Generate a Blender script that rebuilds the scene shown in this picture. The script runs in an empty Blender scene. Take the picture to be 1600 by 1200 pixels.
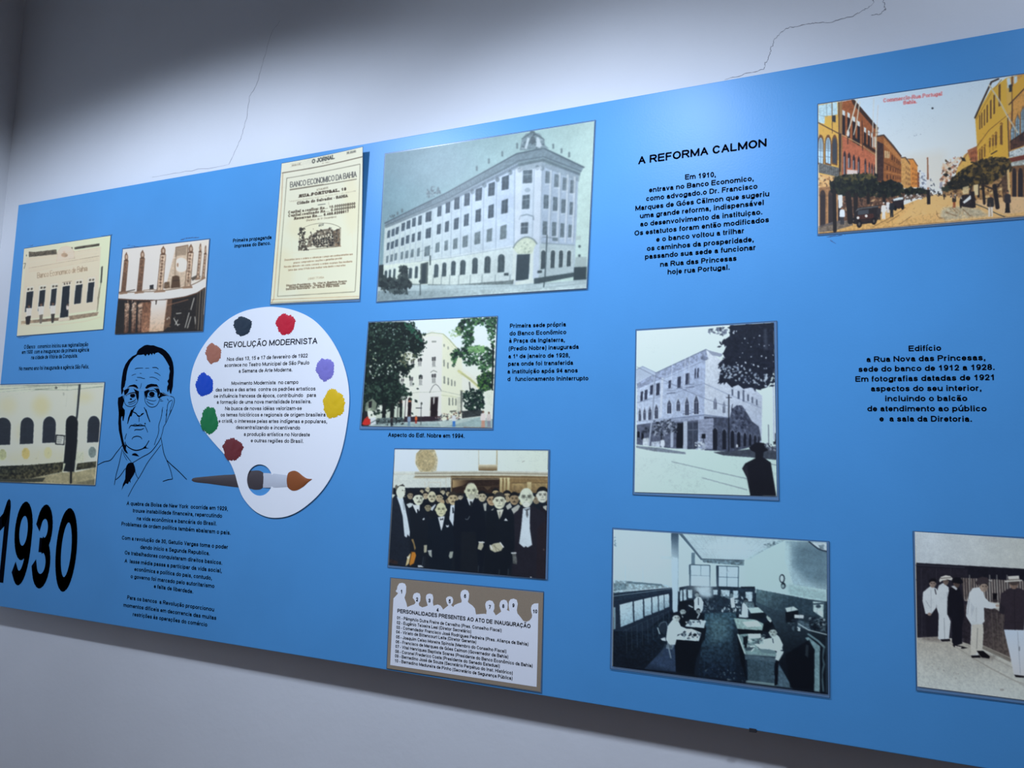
import bpy, math, random, unicodedata
import numpy as np
from mathutils import Matrix, Vector, geometry

# ------------------------------------------------------------------ camera, world, lights, exposure
S = bpy.context.scene
COL = S.collection
F_PX, YAW, PITCH, ROLL = 1268.14, -0.452744, 0.106663, 0.033704
CAM = np.array([0.0, -1.5404, 1.3941])          # metres; the panel's face is the plane y = 0
cy, sy, cp, sp, cr, sr = (math.cos(YAW), math.sin(YAW), math.cos(PITCH), math.sin(PITCH), math.cos(ROLL), math.sin(ROLL))
FWD = np.array([sy*cp, cy*cp, sp])
_rt = np.array([cy, -sy, 0.0]); _up = np.cross(_rt, FWD)
RT = cr*_rt + sr*_up
UP = -sr*_rt + cr*_up
cam_data = bpy.data.cameras.new('camera')
cam_data.sensor_width = 36.0
cam_data.lens = F_PX/1600*36.0
cam_data.clip_start = 0.05
cam = bpy.data.objects.new('camera', cam_data)
COL.objects.link(cam)
cam.matrix_world = Matrix(((RT[0], UP[0], -FWD[0], CAM[0]), (RT[1], UP[1], -FWD[1], CAM[1]),
                           (RT[2], UP[2], -FWD[2], CAM[2]), (0, 0, 0, 1)))
S.camera = cam

world = bpy.data.worlds.new('room_dusk'); S.world = world
world.use_nodes = True
world.node_tree.nodes['Background'].inputs[0].default_value = (0.55, 0.62, 0.80, 1)
world.node_tree.nodes['Background'].inputs[1].default_value = 0.02

def spot(name, loc, aim, power, half_deg, blend, radius, color):
    d = bpy.data.lights.new(name, 'SPOT')
    d.energy = power; d.spot_size = math.radians(2*half_deg); d.spot_blend = blend
    d.shadow_soft_size = radius; d.color = color
    o = bpy.data.objects.new(name, d); COL.objects.link(o)
    o.location = loc
    o.rotation_euler = (Vector(aim)-Vector(loc)).to_track_quat('-Z', 'Y').to_euler()
    return o
COOL = (0.655, 0.775, 1.0)
# the room's ceiling spotlights
spot('ceiling_spotlight', (-1.68, -1.20, 2.62), (-1.68, -0.9938, 1.6415), 80, 76.0, 0.34, 0.045, COOL)
spot('ceiling_spotlight', (-0.60, -1.078, 2.62), (-0.60, -0.396, 1.8886), 64, 40.2, 0.89, 0.045, COOL)
spot('ceiling_spotlight', (0.80, -1.15, 2.62), (0.62, -0.3113, 2.0754), 46, 57.9, 0.25, 0.045, COOL)

S.view_settings.view_transform = 'Standard'
S.view_settings.look = 'None'
S.view_settings.exposure = 0.0
S.view_settings.gamma = 1.0
S.view_settings.use_curve_mapping = False

# ------------------------------------------------------------------ helpers
PX = lambda x, y: (x, y)
def ray(px, py):
    return (px-800)/F_PX*RT - (py-600)/F_PX*UP + FWD
def on(px, py, y=0.0):
    """the point of the plane at depth y that a measured picture point belongs to"""
    d = ray(px, py); t = (y-CAM[1])/d[1]
    return np.array([CAM[0]+t*d[0], y, CAM[2]+t*d[2]])
def onv(pts, y=0.0):
    pts = np.asarray(pts, float)
    d = (pts[:, :1]-800)/F_PX*RT - (pts[:, 1:2]-600)/F_PX*UP + FWD
    t = (y-CAM[1])/d[:, 1:2]
    return CAM + t*d
def crop(ox, oy, s):
    return lambda *p: [(ox+p[i]/s, oy+p[i+1]/s) for i in range(0, len(p), 2)]

def s2l(c):
    c = np.asarray(c, float)
    return np.where(c <= 0.04045, c/12.92, ((c+0.055)/1.055)**2.4)
def rgb(*c):
    return tuple(s2l(np.array(c)/255.0)) + (1.0,)

MATS = {}
def mat(name, color, rough=0.5, coat=0.0, coat_rough=0.1, spec=0.5, alpha=1.0, metal=0.0):
    if name in MATS: return MATS[name]
    m = bpy.data.materials.new(name); m.use_nodes = True
    b = m.node_tree.nodes['Principled BSDF']
    b.inputs['Base Color'].default_value = color
    b.inputs['Roughness'].default_value = rough
    b.inputs['Specular IOR Level'].default_value = spec
    b.inputs['Coat Weight'].default_value = coat
    b.inputs['Coat Roughness'].default_value = coat_rough
    b.inputs['Metallic'].default_value = metal
    b.inputs['Alpha'].default_value = alpha
    MATS[name] = m
    return m

def link(name, me, material=None, parent=None, loc=None):
    o = bpy.data.objects.new(name, me); COL.objects.link(o)
    if material is not None:
        for m in (material if isinstance(material, (list, tuple)) else [material]):
            me.materials.append(m)
    if parent is not None:
        o.parent = parent
        bpy_loc = parent.matrix_world.translation if False else Vector(parent.location)
        o.location = -bpy_loc                     # meshes are written in room coordinates
    return o
def mesh(name, verts, faces, material=None, parent=None, smooth=False, mids=None):
    me = bpy.data.meshes.new(name)
    me.from_pydata([tuple(v) for v in verts], [], [tuple(f) for f in faces])
    if mids is not None: me.polygons.foreach_set('material_index', mids)
    me.update()
    if smooth: me.shade_smooth()
    return link(name, me, material, parent)
def thing(name, loc, label, cat, group=None):
    o = bpy.data.objects.new(name, None); COL.objects.link(o)
    o.empty_display_size = 0.05
    o.location = loc; tag(o, label, cat, group)
    return o
def tag(o, label=None, cat=None, group=None, kind=None):
    if label: o['label'] = label
    if cat: o['category'] = cat
    if group: o['group'] = group
    if kind: o['kind'] = kind
    return o
def box_data(x0, x1, y0, y1, z0, z1, vs, fs):
    n = len(vs)
    vs += [(x0,y0,z0),(x1,y0,z0),(x1,y1,z0),(x0,y1,z0),(x0,y0,z1),(x1,y0,z1),(x1,y1,z1),(x0,y1,z1)]
    fs += [(n,n+3,n+2,n+1),(n+4,n+5,n+6,n+7),(n,n+1,n+5,n+4),(n+1,n+2,n+6,n+5),(n+2,n+3,n+7,n+6),(n+3,n,n+4,n+7)]
def box(name, b, material, parent=None):
    vs, fs = [], []; box_data(*b, vs, fs)
    return mesh(name, vs, fs, material, parent)

class Flat:
    """collects flat shapes drawn on planes parallel to the panel; build() links them as ONE mesh"""
    def __init__(s): s.v, s.f = [], []
    def poly3(s, pts, thick=0.0):
        """filled outline (simple polygon, room coordinates on one y), optionally with a rim going back by thick"""
        n = len(s.v); k = len(pts)
        s.v += [tuple(p) for p in pts]
        tris = geometry.tessellate_polygon([[Vector((p[0], p[2], 0)) for p in pts]])
        for t in tris:
            a, b, c = (pts[i] for i in t)
            if (b[0]-a[0])*(c[2]-a[2])-(b[2]-a[2])*(c[0]-a[0]) < 0: t = t[::-1]
            s.f.append(tuple(n+i for i in t))
        if thick:
            s.v += [(p[0], p[1]+thick, p[2]) for p in pts]
            for i in range(k):
                j = (i+1) % k
                s.f.append((n+i, n+j, n+k+j, n+k+i))
    def holed(s, outer, hole, thick=0.0):
        n = len(s.v); k, h = len(outer), len(hole)
        allp = list(outer)+list(hole)
        s.v += [tuple(p) for p in allp]
        tris = geometry.tessellate_polygon([[Vector((p[0], p[2], 0)) for p in outer], [Vector((p[0], p[2], 0)) for p in hole]])
        for t in tris:
            a, b, c = (allp[i] for i in t)
            if (b[0]-a[0])*(c[2]-a[2])-(b[2]-a[2])*(c[0]-a[0]) < 0: t = t[::-1]
            s.f.append(tuple(n+i for i in t))
        s.v += [(p[0], p[1]+thick, p[2]) for p in allp]
        for base, m in ((0, k), (k, h)):
            for i in range(m):
                j = (i+1) % m
                s.f.append((n+base+i, n+base+j, n+k+h+base+j, n+k+h+base+i))
    def stroke3(s, pts, widths):
        """tapered line: pts in room coordinates on one y, a width at each point"""
        p = np.array([(q[0], q[2]) for q in pts]); y = pts[0][1]
        d = np.gradient(p, axis=0); L = np.hypot(d[:, 0], d[:, 1])[:, None]; L[L == 0] = 1
        nrm = np.column_stack([-d[:, 1], d[:, 0]])/L
        w = np.asarray(widths)[:, None]/2
        n = len(s.v)
        for a, b in zip(p+nrm*w, p-nrm*w):
            s.v += [(a[0], y, a[1]), (b[0], y, b[1])]
        for i in range(len(p)-1):
            s.f.append((n+2*i, n+2*i+1, n+2*i+3, n+2*i+2))
    def build(s, name, material, parent=None):
        return mesh(name, s.v, s.f, material, parent)

def smooth_line(pts, n=8, closed=False):
    """Catmull-Rom through the points"""
    p = np.asarray(pts, float); out = []
    k = len(p)
    idx = (lambda i: i % k) if closed else (lambda i: min(max(i, 0), k-1))
    for i in range(k if closed else k-1):
        a, b, c, d = p[idx(i-1)], p[i], p[idx(i+1)], p[idx(i+2)]
        for t in np.arange(n)/n:
            out.append(0.5*((2*b)+(c-a)*t+(2*a-5*b+4*c-d)*t*t+(3*b-a-3*c+d)*t**3))
    if not closed: out.append(p[-1])
    return np.array(out)

# ------------------------------------------------------------------ a stroke alphabet in the manner of the panel's grotesque lettering
# x runs 0..1 across a glyph, y: 0 baseline, 1 capital height, .68 small letters; @cx,cy,rx,ry,a0,a1 is an elliptical arc; | lifts the pen
_O = '@.5,.34,.5,.34,0,360'
GLYPH = {
'A': (722, '0,0 .5,1 1,0|.2,.33 .8,.33'), 'B': (722, '0,.52 0,1 .58,1 @.58,.76,.36,.24,90,-90 0,.52 .6,.52 @.6,.26,.4,.26,90,-90 0,0 0,.52'),
'C': (722, '@.5,.5,.5,.5,40,320'), 'D': (722, '0,0 0,1 .45,1 @.45,.5,.55,.5,90,-90 0,0'),
'E': (667, '1,1 0,1 0,0 1,0|0,.52 .92,.52'), 'F': (611, '1,1 0,1 0,0|0,.5 .88,.5'),
'G': (778, '@.5,.5,.5,.5,45,345|.55,.48 1,.48 1,0'), 'H': (722, '0,0 0,1|1,0 1,1|0,.52 1,.52'), 'I': (278, '.5,0 .5,1'),
'J': (556, '1,1 1,.3 @.5,.3,.5,.3,0,-180'), 'K': (722, '0,0 0,1|1,1 0,.38|.35,.6 1,0'), 'L': (611, '0,1 0,0 1,0'), 'M': (833, '0,0 0,1 .5,.05 1,1 1,0'),
'N': (722, '0,0 0,1 1,0 1,1'), 'O': (778, '@.5,.5,.5,.5,0,360'), 'P': (667, '0,0 0,1 .6,1 @.6,.73,.4,.27,90,-90 0,.46'),
'Q': (778, '@.5,.5,.5,.5,0,360|.6,.2 1,-.02'),
'R': (722, '0,0 0,1 .6,1 @.6,.74,.38,.26,90,-90 0,.48|.55,.48 1,0'), 'S': (667, '@.5,.755,.46,.245,20,270 @.5,.255,.5,.255,90,-160'),
'T': (611, '0,1 1,1|.5,1 .5,0'), 'U': (722, '0,1 0,.35 @.5,.35,.5,.35,180,360 1,1'), 'V': (667, '0,1 .5,0 1,1'),
'X': (667, '0,0 1,1|0,1 1,0'), 'Y': (667, '0,1 .5,.45 1,1|.5,.45 .5,0'),
'a': (556, '@.46,.47,.42,.21,165,0 .88,.1 1,0|.88,.39 .42,.37 @.4,.18,.38,.18,90,270 .62,.01 .88,.16'),
'b': (611, '0,1 0,0|'+_O), 'c': (556, '@.5,.34,.5,.34,45,315'), 'd': (611, '1,1 1,0|'+_O),
'e': (556, '0,.34 1,.34 @.5,.34,.5,.34,0,320'), 'f': (333, '.35,0 .35,.8 @.75,.8,.4,.2,180,90 1,1|0,.66 .95,.66'),
'g': (611, _O+'|1,.68 1,-.1 @.5,-.1,.5,.18,0,-160'), 'h': (611, '0,0 0,1|0,.38 @.5,.38,.5,.3,180,0 1,0'),
'i': (278, '.5,0 .5,.67|.5,1 .5,1.01'), 'ı': (278, '.5,0 .5,.68'), 'j': (278, '.6,.68 .6,-.12 @.2,-.12,.4,.16,0,-90|.6,1 .6,1.01'),
'k': (556, '0,0 0,1|1,.68 0,.25|.4,.42 1,0'), 'l': (278, '.5,0 .5,1'),
'm': (889, '0,0 0,.68|0,.4 @.25,.4,.25,.28,180,0 .5,0|.5,.4 @.75,.4,.25,.28,180,0 1,0'),
'n': (611, '0,0 0,.68|0,.38 @.5,.38,.5,.3,180,0 1,0'), 'o': (611, _O), 'p': (611, '0,.68 0,-.28|'+_O), 'q': (611, '1,.68 1,-.28|'+_O),
'r': (389, '0,0 0,.68|0,.35 @.85,.35,.85,.33,180,92'), 's': (556, '@.5,.51,.43,.17,25,270 @.5,.17,.48,.17,90,-160'),
't': (333, '.4,.9 .4,.15 @.75,.15,.35,.15,180,270 1,0|0,.66 1,.66'), 'u': (611, '0,.68 0,.3 @.5,.3,.5,.3,180,360|1,.68 1,0'),
'v': (556, '0,.68 .5,0 1,.68'), 'w': (778, '0,.68 .25,0 .5,.66 .75,0 1,.68'), 'x': (556, '0,.68 1,0|0,0 1,.68'),
'y': (556, '0,.68 .52,.03|1,.68 .5,-.12 .3,-.27 .08,-.28'), 'z': (500, '0,.68 1,.68 0,0 1,0'),
'0': (556, '@.5,.5,.5,.5,0,360'), '1': (556, '.12,.74 .36,.8 .6,1 .6,0'), '2': (556, '@.5,.7,.47,.3,170,-35 0,0 1,0'),
'3': (556, '@.48,.755,.44,.245,160,-80|@.48,.26,.5,.26,82,-160|.36,.515 .56,.515'), '4': (556, '.75,0 .75,1 0,.28 1,.28'),
'5': (556, '.92,1 .15,1 .06,.5 @.48,.33,.5,.33,135,-155'), '6': (556, '@.5,.32,.48,.32,0,360|@.55,.5,.53,.5,55,180 .02,.35'),
'7': (556, '0,1 1,1 .35,0'), '8': (556, '@.5,.76,.42,.24,0,360|@.5,.26,.5,.26,0,360'), '9': (556, '@.5,.68,.48,.32,0,360|@.45,.5,.53,.5,-125,0 .98,.65'),
'.': (278, '.5,0 .5,.02'), ',': (278, '.5,.02 .5,0 .3,-.2'), '-': (333, '0,.32 1,.32'), '$': (556, '@.5,.755,.46,.245,20,270 @.5,.255,.5,.255,90,-160|.5,1.08 .5,-.08'),
'(': (333, '@1,.38,.9,.72,120,240'), ')': (333, '@0,.38,.9,.72,60,-60'), 'º': (365, '@.5,.82,.4,.18,0,360|.1,.5 .9,.5'), ':': (278, '.5,0 .5,.02|.5,.6 .5,.62'),
}
ACCENT = {'\u0303': '.1,.87 .35,.97 .65,.87 .9,.97', '\u0301': '.4,.86 .75,1.06', '\u0300': '.6,.86 .25,1.06', '\u0302': '.1,.86 .5,1.04 .9,.86'}
def _path(txt):
    out = []
    for st in txt.split('|'):
        p = []
        for tok in st.split():
            if tok[0] == '@':
                cx, cyy, rx, ry, a0, a1 = (float(v) for v in tok[1:].split(','))
                k = max(4, int(abs(a1-a0)/15))
                for i in range(k+1):
                    a = math.radians(a0+(a1-a0)*i/k)
                    p.append((cx+rx*math.cos(a), cyy+ry*math.sin(a)))
            else:
                p.append(tuple(float(v) for v in tok.split(',')))
        out.append(np.array(p))
    return out
_cache = {}
def glyph_strokes(text, w, serif=False):
    """strokes of a line of text in capital-height units, and its width; w is the pen width"""
    xo, out = 0.0, []
    sb = 0.055
    for ch in text:
        if ch == ' ': xo += 0.278/0.718; continue
        dec = unicodedata.normalize('NFD', ch) if ch != 'º' else ch
        base = dec[0]
        if len(dec) > 1 and base == 'i': base = 'ı'
        adv, path = GLYPH[base]
        a = adv/718.0
        x0, x1 = xo+sb+w/2, xo+a-sb-w/2
        if x1-x0 < 0.02: x0 = x1 = xo+a/2
        def place(p): return np.column_stack([x0+p[:, 0]*(x1-x0), w/2+p[:, 1]*(1-w)])
        for p in _path(path):
            q = place(p)
            out.append((q, w*.6 if ch == 'º' else w))
            if serif and base.isalpha():
                for e in (q[0], q[-1]):
                    if (abs(e[1]-w/2) < .02 or abs(e[1]-(1-w/2)) < .02) :
                        out.append((np.array([(e[0]-w*.95, e[1]), (e[0]+w*.95, e[1])]), w*.6))
        for acc in dec[1:]:
            if acc == '\u0327':
                c = xo+a/2
                out.append((np.array([(c, -.02), (c+.02, -.12), (c-.14, -.2)]), w*.6))
            else:
                up = 0.30 if base.isupper() else 0.0
                xa, xb = xo+a/2-.28, xo+a/2+.28
                for p in _path(ACCENT[acc]):
                    out.append((np.column_stack([xa+p[:, 0]*(xb-xa), p[:, 1]+up]), w*.72))
        xo += a
    return out, xo
def text_line(flat, text, x0, y0, x1, y1, cap, w=0.17, depth=0.0, serif=False):
    """lay a line of lettering on the plane at depth, its baseline from one measured end to the other; cap = capital height in metres"""
    st, width = glyph_strokes(text, w, serif)
    A, B = on(x0, y0, depth), on(x1, y1, depth)
    ux = (B-A)/width
    uz = np.array([0, 0, cap])
    for q, ww in st:
        ext = ww*0.46
        q = q.copy()
        if np.hypot(*(q[0]-q[-1])) > 1e-6:
            d = q[0]-q[1]; q[0] = q[0]+d/max(np.hypot(*d), 1e-6)*ext
            d = q[-1]-q[-2]; q[-1] = q[-1]+d/max(np.hypot(*d), 1e-6)*ext
        n = len(q)
        for i in range(n-1):
            a, b = q[i], q[i+1]
            d = b-a; L = np.hypot(*d)
            if L < 1e-6: continue
            nr = np.array([-d[1], d[0]])/L*ww/2
            k = len(flat.v)
            for c in (a+nr, a-nr, b-nr, b+nr):
                flat.v.append(tuple(A+ux*c[0]+uz*c[1]))
            flat.f.append((k, k+1, k+2, k+3))
            if i or np.hypot(*(q[0]-q[-1])) < 1e-6:
                k = len(flat.v)
                for j in range(8):
                    t = j*math.pi/4
                    c = a+np.array([math.cos(t), math.sin(t)])*ww/2
                    flat.v.append(tuple(A+ux*c[0]+uz*c[1]))
                flat.f.append(tuple(range(k, k+8)))

# ------------------------------------------------------------------ the room
WALL_Y = 0.05
def wall_material(name, color):
    m = bpy.data.materials.new(name); m.use_nodes = True
    nt = m.node_tree; b = nt.nodes['Principled BSDF']
    tc = nt.nodes.new('ShaderNodeTexCoord')
    n1 = nt.nodes.new('ShaderNodeTexNoise'); n1.inputs['Scale'].default_value = 2.2; n1.inputs['Detail'].default_value = 5
    n2 = nt.nodes.new('ShaderNodeTexNoise'); n2.inputs['Scale'].default_value = 90; n2.inputs['Detail'].default_value = 3
    n3 = nt.nodes.new('ShaderNodeTexNoise'); n3.inputs['Scale'].default_value = 9; n3.inputs['Detail'].default_value = 4
    r = nt.nodes.new('ShaderNodeMapRange'); r.inputs[1].default_value = .3; r.inputs[2].default_value = .7; r.inputs[3].default_value = .955; r.inputs[4].default_value = 1.03
    mx = nt.nodes.new('ShaderNodeMix'); mx.data_type = 'RGBA'; mx.blend_type = 'MULTIPLY'; mx.inputs[0].default_value = 1
    mx.inputs[6].default_value = color
    bp = nt.nodes.new('ShaderNodeBump'); bp.inputs['Strength'].default_value = .22; bp.inputs['Distance'].default_value = .004
    ad = nt.nodes.new('ShaderNodeMath'); ad.operation = 'MULTIPLY_ADD'; ad.inputs[1].default_value = .35
    L = nt.links.new
    for n in (n1, n2, n3): L(tc.outputs['Object'], n.inputs['Vector'])
    L(n1.outputs['Fac'], r.inputs[0]); L(r.outputs[0], mx.inputs[7]); L(mx.outputs[2], b.inputs['Base Color'])
    L(n2.outputs['Fac'], ad.inputs[0]); L(n3.outputs['Fac'], ad.inputs[2]); L(ad.outputs[0], bp.inputs['Height']); L(bp.outputs[0], b.inputs['Normal'])
    b.inputs['Roughness'].default_value = .75; b.inputs['Specular IOR Level'].default_value = .25
    return m
plaster = wall_material('white_plaster', (0.80, 0.80, 0.80, 1))
X0, X1, Y0, CEIL = -2.64, 2.4, -3.6, 3.25
def struct(o, label=None): return tag(o, label, None, None, 'structure')
wb = struct(box('wall_back', (X0-.15, X1+.15, WALL_Y, WALL_Y+.15, 0, CEIL), plaster))
struct(box('wall_left', (X0-.15, X0, Y0, WALL_Y, 0, CEIL), plaster))
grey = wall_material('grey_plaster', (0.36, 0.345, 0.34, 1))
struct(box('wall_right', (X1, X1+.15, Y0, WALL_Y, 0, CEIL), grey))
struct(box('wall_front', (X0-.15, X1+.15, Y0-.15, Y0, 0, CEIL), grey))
struct(box('ceiling', (X0-.15, X1+.15, Y0-.15, WALL_Y+.15, CEIL, CEIL+.1), mat('ceiling_paint', (.54, .54, .55, 1), .8)))
struct(box('floor', (X0-.15, X1+.15, Y0-.15, WALL_Y+.15, -.1, 0), mat('floor_wood', (.26, .16, .11, 1), .35)))

# hairline cracks in the plaster of the back wall
def crack(pts, w):
    f = Flat(); q = onv(pts, WALL_Y-.0004)
    rnd = random.Random(len(pts)); out = []
    for a, b in zip(q[:-1], q[1:]):
        k = 7
        for i in range(k):
            out.append(a+(b-a)*i/k+np.array([rnd.uniform(-1, 1), 0, rnd.uniform(-1, 1)])*.0018)
    out.append(q[-1])
    f.stroke3(out, [w*rnd.uniform(.35, 1.2) for _ in out])
    o = f.build('plaster_crack', mat('crack_shade', rgb(140, 138, 142), .9), wb)
    tag(o, 'thin hairline crack in the white plaster')
C7 = crop(1100, 0, 4); C0 = crop(0, 0, 4)
crack(C7(130,497, 250,465, 375,432, 385,390, 408,350, 420,300, 440,245, 490,195, 535,170, 620,155, 700,143, 800,135, 930,103, 1000,60, 1060,22, 1060,-20), .0011)
crack(C7(1118,-10, 1128,40, 1138,60, 1100,85, 1045,95), .0010)
crack(C0(950,1108, 1200,1065, 1430,1030, 1470,940, 1510,850, 1545,720, 1560,600, 1600,540, 1640,400, 1700,200, 1750,130), .0008)

# ------------------------------------------------------------------ the display panel
PL, PT, PB, PR = -2.4885, 2.170, 0.9515, 1.30
panel = thing('display_panel', (-.6, 0, PB), 'long blue exhibition board with black lettering and a line portrait, mounted on the white wall', 'display board')
def panel_material():
    m = bpy.data.materials.new('blue_lacquer'); m.use_nodes = True
    nt = m.node_tree; b = nt.nodes['Principled BSDF']; L = nt.links.new
    tc = nt.nodes.new('ShaderNodeTexCoord')
    n = nt.nodes.new('ShaderNodeTexNoise'); n.inputs['Scale'].default_value = 5; n.inputs['Detail'].default_value = 4
    r = nt.nodes.new('ShaderNodeMapRange'); r.inputs[1].default_value = .3; r.inputs[2].default_value = .7; r.inputs[3].default_value = .96; r.inputs[4].default_value = 1.03
    mx = nt.nodes.new('ShaderNodeMix'); mx.data_type = 'RGBA'; mx.blend_type = 'MULTIPLY'; mx.inputs[0].default_value = 1
    mx.inputs[6].default_value = (0.092, 0.343, 0.688, 1)
    n2 = nt.nodes.new('ShaderNodeTexNoise'); n2.inputs['Scale'].default_value = 260; n2.inputs['Detail'].default_value = 2
    bp = nt.nodes.new('ShaderNodeBump'); bp.inputs['Strength'].default_value = .10; bp.inputs['Distance'].default_value = .001
    L(tc.outputs['Object'], n.inputs['Vector']); L(n.outputs['Fac'], r.inputs[0]); L(r.outputs[0], mx.inputs[7]); L(mx.outputs[2], b.inputs['Base Color'])
    L(tc.outputs['Object'], n2.inputs['Vector']); L(n2.outputs['Fac'], bp.inputs['Height']); L(bp.outputs[0], b.inputs['Normal'])
    b.inputs['Roughness'].default_value = .36; b.inputs['Specular IOR Level'].default_value = .27
    return m
blue = panel_material()
vs, fs = [], []
box_data(PL, PR, 0, .012, PB, PT, vs, fs)
board = mesh('board', vs, fs, blue, panel)
bv = board.modifiers.new('edge', 'BEVEL'); bv.width = .0012; bv.segments = 2
batten = mat('batten_wood', (.25, .17, .10, 1), .7)
for z in (PB+.22, PT-.2):
    box('mounting_batten', (PL+.15, PR-.15, .012, WALL_Y, z-.03, z+.03), batten, panel)
# small dark fixing under the lower edge
c = on(1177, 1143, .004)
box('fixing_clip', (c[0]-.006, c[0]+.006, -.003, .014, PB-.003, PB+.003), mat('dark_metal', (.03, .03, .035, 1), .5), panel)

ink = mat('black_vinyl', (0.003, 0.004, 0.008, 1), .9, spec=0.0)
INK_Y = -.0004
def text_block(name, tf, lines, cap_px, w, depth=INK_Y, parent=None, material=None, label=None, serif=False):
    """lines: (text, x0, y0, x1, y1) in measured points under the transform tf; capital height from its size at the block"""
    f = Flat()
    for row in lines:
        t, x0, y0, x1, y1 = row[:5]
        cpx = row[5] if len(row) > 5 else cap_px
        (a,), (b,) = tf(x0, y0), tf(x1, y1)
        m = ((a[0]+b[0])/2, (a[1]+b[1])/2)
        cap = np.linalg.norm(on(m[0], m[1], depth)-on(m[0], m[1]-cpx, depth))
        text_line(f, t, a[0], a[1], b[0], b[1], cap, w, depth, serif)
    o = f.build(name, material or ink, parent or panel)
    if label: o['label'] = label
    return o
TA = crop(0, 340, 40/9.)
text_block('caption_text', TA, [
 ('O Banco   conomico iniciou sua regionalização', 165, 912, 612, 893), ('em 1930  com a inauguraçao da primeira agência', 150, 948, 618, 930),
 ('na cidade de Vitória da Conquista.', 215, 985, 540, 972), ('No mesmo ano foi inaugurada a agência São Felix.', 130, 1062, 618, 1048)], 6.3, .175,
 label='small black four-line caption under the first bank building photo')
text_block('caption_text', crop(350, 220, 4.446), [('Primeira propaganda', 60, 707, 330, 682), ('impressa do Banco.', 70, 744, 325, 722)], 5.9, .195,
 label='two-line black caption beside the newspaper page')
TN = crop(0, 740, 4)
text_block('year_numeral', TN, [('1', -66.4, 674.7, 62.0, 692.9), ('9', 48.8, 691.0, 180, 709.6), ('3', 178.8, 709.5, 309.2, 727.9), ('0', 315.2, 728.8, 466.4, 750.2)], 131, .172, label='huge condensed black numeral 1930 at the lower left')
ny = [('A quebra da Bolsa de New York  ocorrida em 1929,', 790,197,1425,232), ('trouxe instabilidade financeira, repercutindo', 828,242,1388,277),
 ('na vida econômica e bancária do Brasil.', 853,291,1355,325), ('Problemas de ordem política também abalaram o pais.', 757,325,1443,383),
 ('Com a revolução de 30, Getulio Vargas toma o poder', 760,412,1425,472), ('dando inicio a Segunda Republica.', 875,470,1312,511),
 ('Os trabalhadores conquistaram direitos basicos.', 778,505,1390,570), ('A  lasse média passa a participar da vida social,', 777,556,1387,620),
 ('econômica e política do pais, contudo,', 838,608,1325,665), ('o governo foi marcado pelo autoritarismo', 815,653,1340,716), ('e falta de liberdade.', 960,715,1208,750),
 ('Para os bancos  a Revolução proporcionou', 793,785,1338,862), ('momentos dificeis em decorrencia das muitas', 770,832,1352,915), ('restrições às operações do comércio', 828,890,1295,957)]
text_block('paragraph_text', TN, ny[:4], 6.4, .185, label='black paragraph on the 1929 stock market crash')
text_block('paragraph_text', TN, ny[4:11], 6.4, .185, label='black paragraph on the revolution of 1930')
text_block('paragraph_text', TN, ny[11:], 6.4, .185, label='black paragraph on the banks, lowest of the left column')
T4 = crop(550, 470, 4)
text_block('paragraph_text', T4, [('Primeira sede própria', 985,170,1338,160), ('do Banco Econômico', 983,217,1340,208), ('à Praça da Inglaterra,', 980,263,1332,257),
 ('(Predio Nobre) inaugurada', 978,312,1418,300), ('a 1º de janeiro de 1928,', 976,360,1363,353), ('para onde foi transferida', 974,407,1383,400),
 ('a instituição após 94 anos', 970,455,1412,448), ('d   funcionamento Ininterrupto', 970,502,1478,497)], 6.9, .2, label='left-aligned black paragraph beside the tree-framed building photo')
text_block('caption_text', T4, [('Aspecto do Edf. Nobre em 1994.', 224,850,705,858)], 6.8, .19, label='one-line caption ending in 1994')
TR_ = crop(960, 180, 4.443)
text_block('heading_text', TR_, [('A REFORMA CALMON', 162,342,1060,217)], 12.6, .2, label='bold black heading A REFORMA CALMON')
text_block('paragraph_text', TR_, [('Em 1910,', 488,448,707,428), ('entrava no Banco Economico,', 238,537,970,455), ('como advogado.o Dr. Francisco', 218,597,995,510),
 ('Marques de Góes Cãlmon que sugeriu', 143,664,1077,562), ('uma grande reforma, indispensável', 175,717,1040,623), ('ao desenvolvimento da instituiçao.', 177,774,1030,688),
 ('Os estatutos foram então modificados', 137,837,1075,742), ('e o banco voltou a trilhar', 288,880,903,818), ('os caminhos da prosperidade,', 223,943,970,878),
 ('passando sua sede a funcionar', 210,1000,983,935), ('na Rua das Princesas', 315,1053,850,1010), ('hoje rua Portugal.', 367,1106,803,1072)], 8.3, .205, label='centred black paragraph beginning Em 1910')
text_block('paragraph_text', crop(1320, 520, 6.154), [('Edifício', 610,178,930,172), ('a Rua Nova das Princesas,', 205,282,1358,264), ('sede do banco de 1912 a 1928.', 128,376,1447,357),
 ('Em fotografias datadas de 1921', 98,471,1450,455), ('aspectos do seu interior,', 248,563,1320,558), ('incluindo o balcão', 383,658,1182,656), ('de atendimento ao público', 213,755,1368,755),
 ('e  a sala da Diretoria.', 330,852,1228,855)], 9.1, .2, label='centred black paragraph beginning Edifício')

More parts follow.
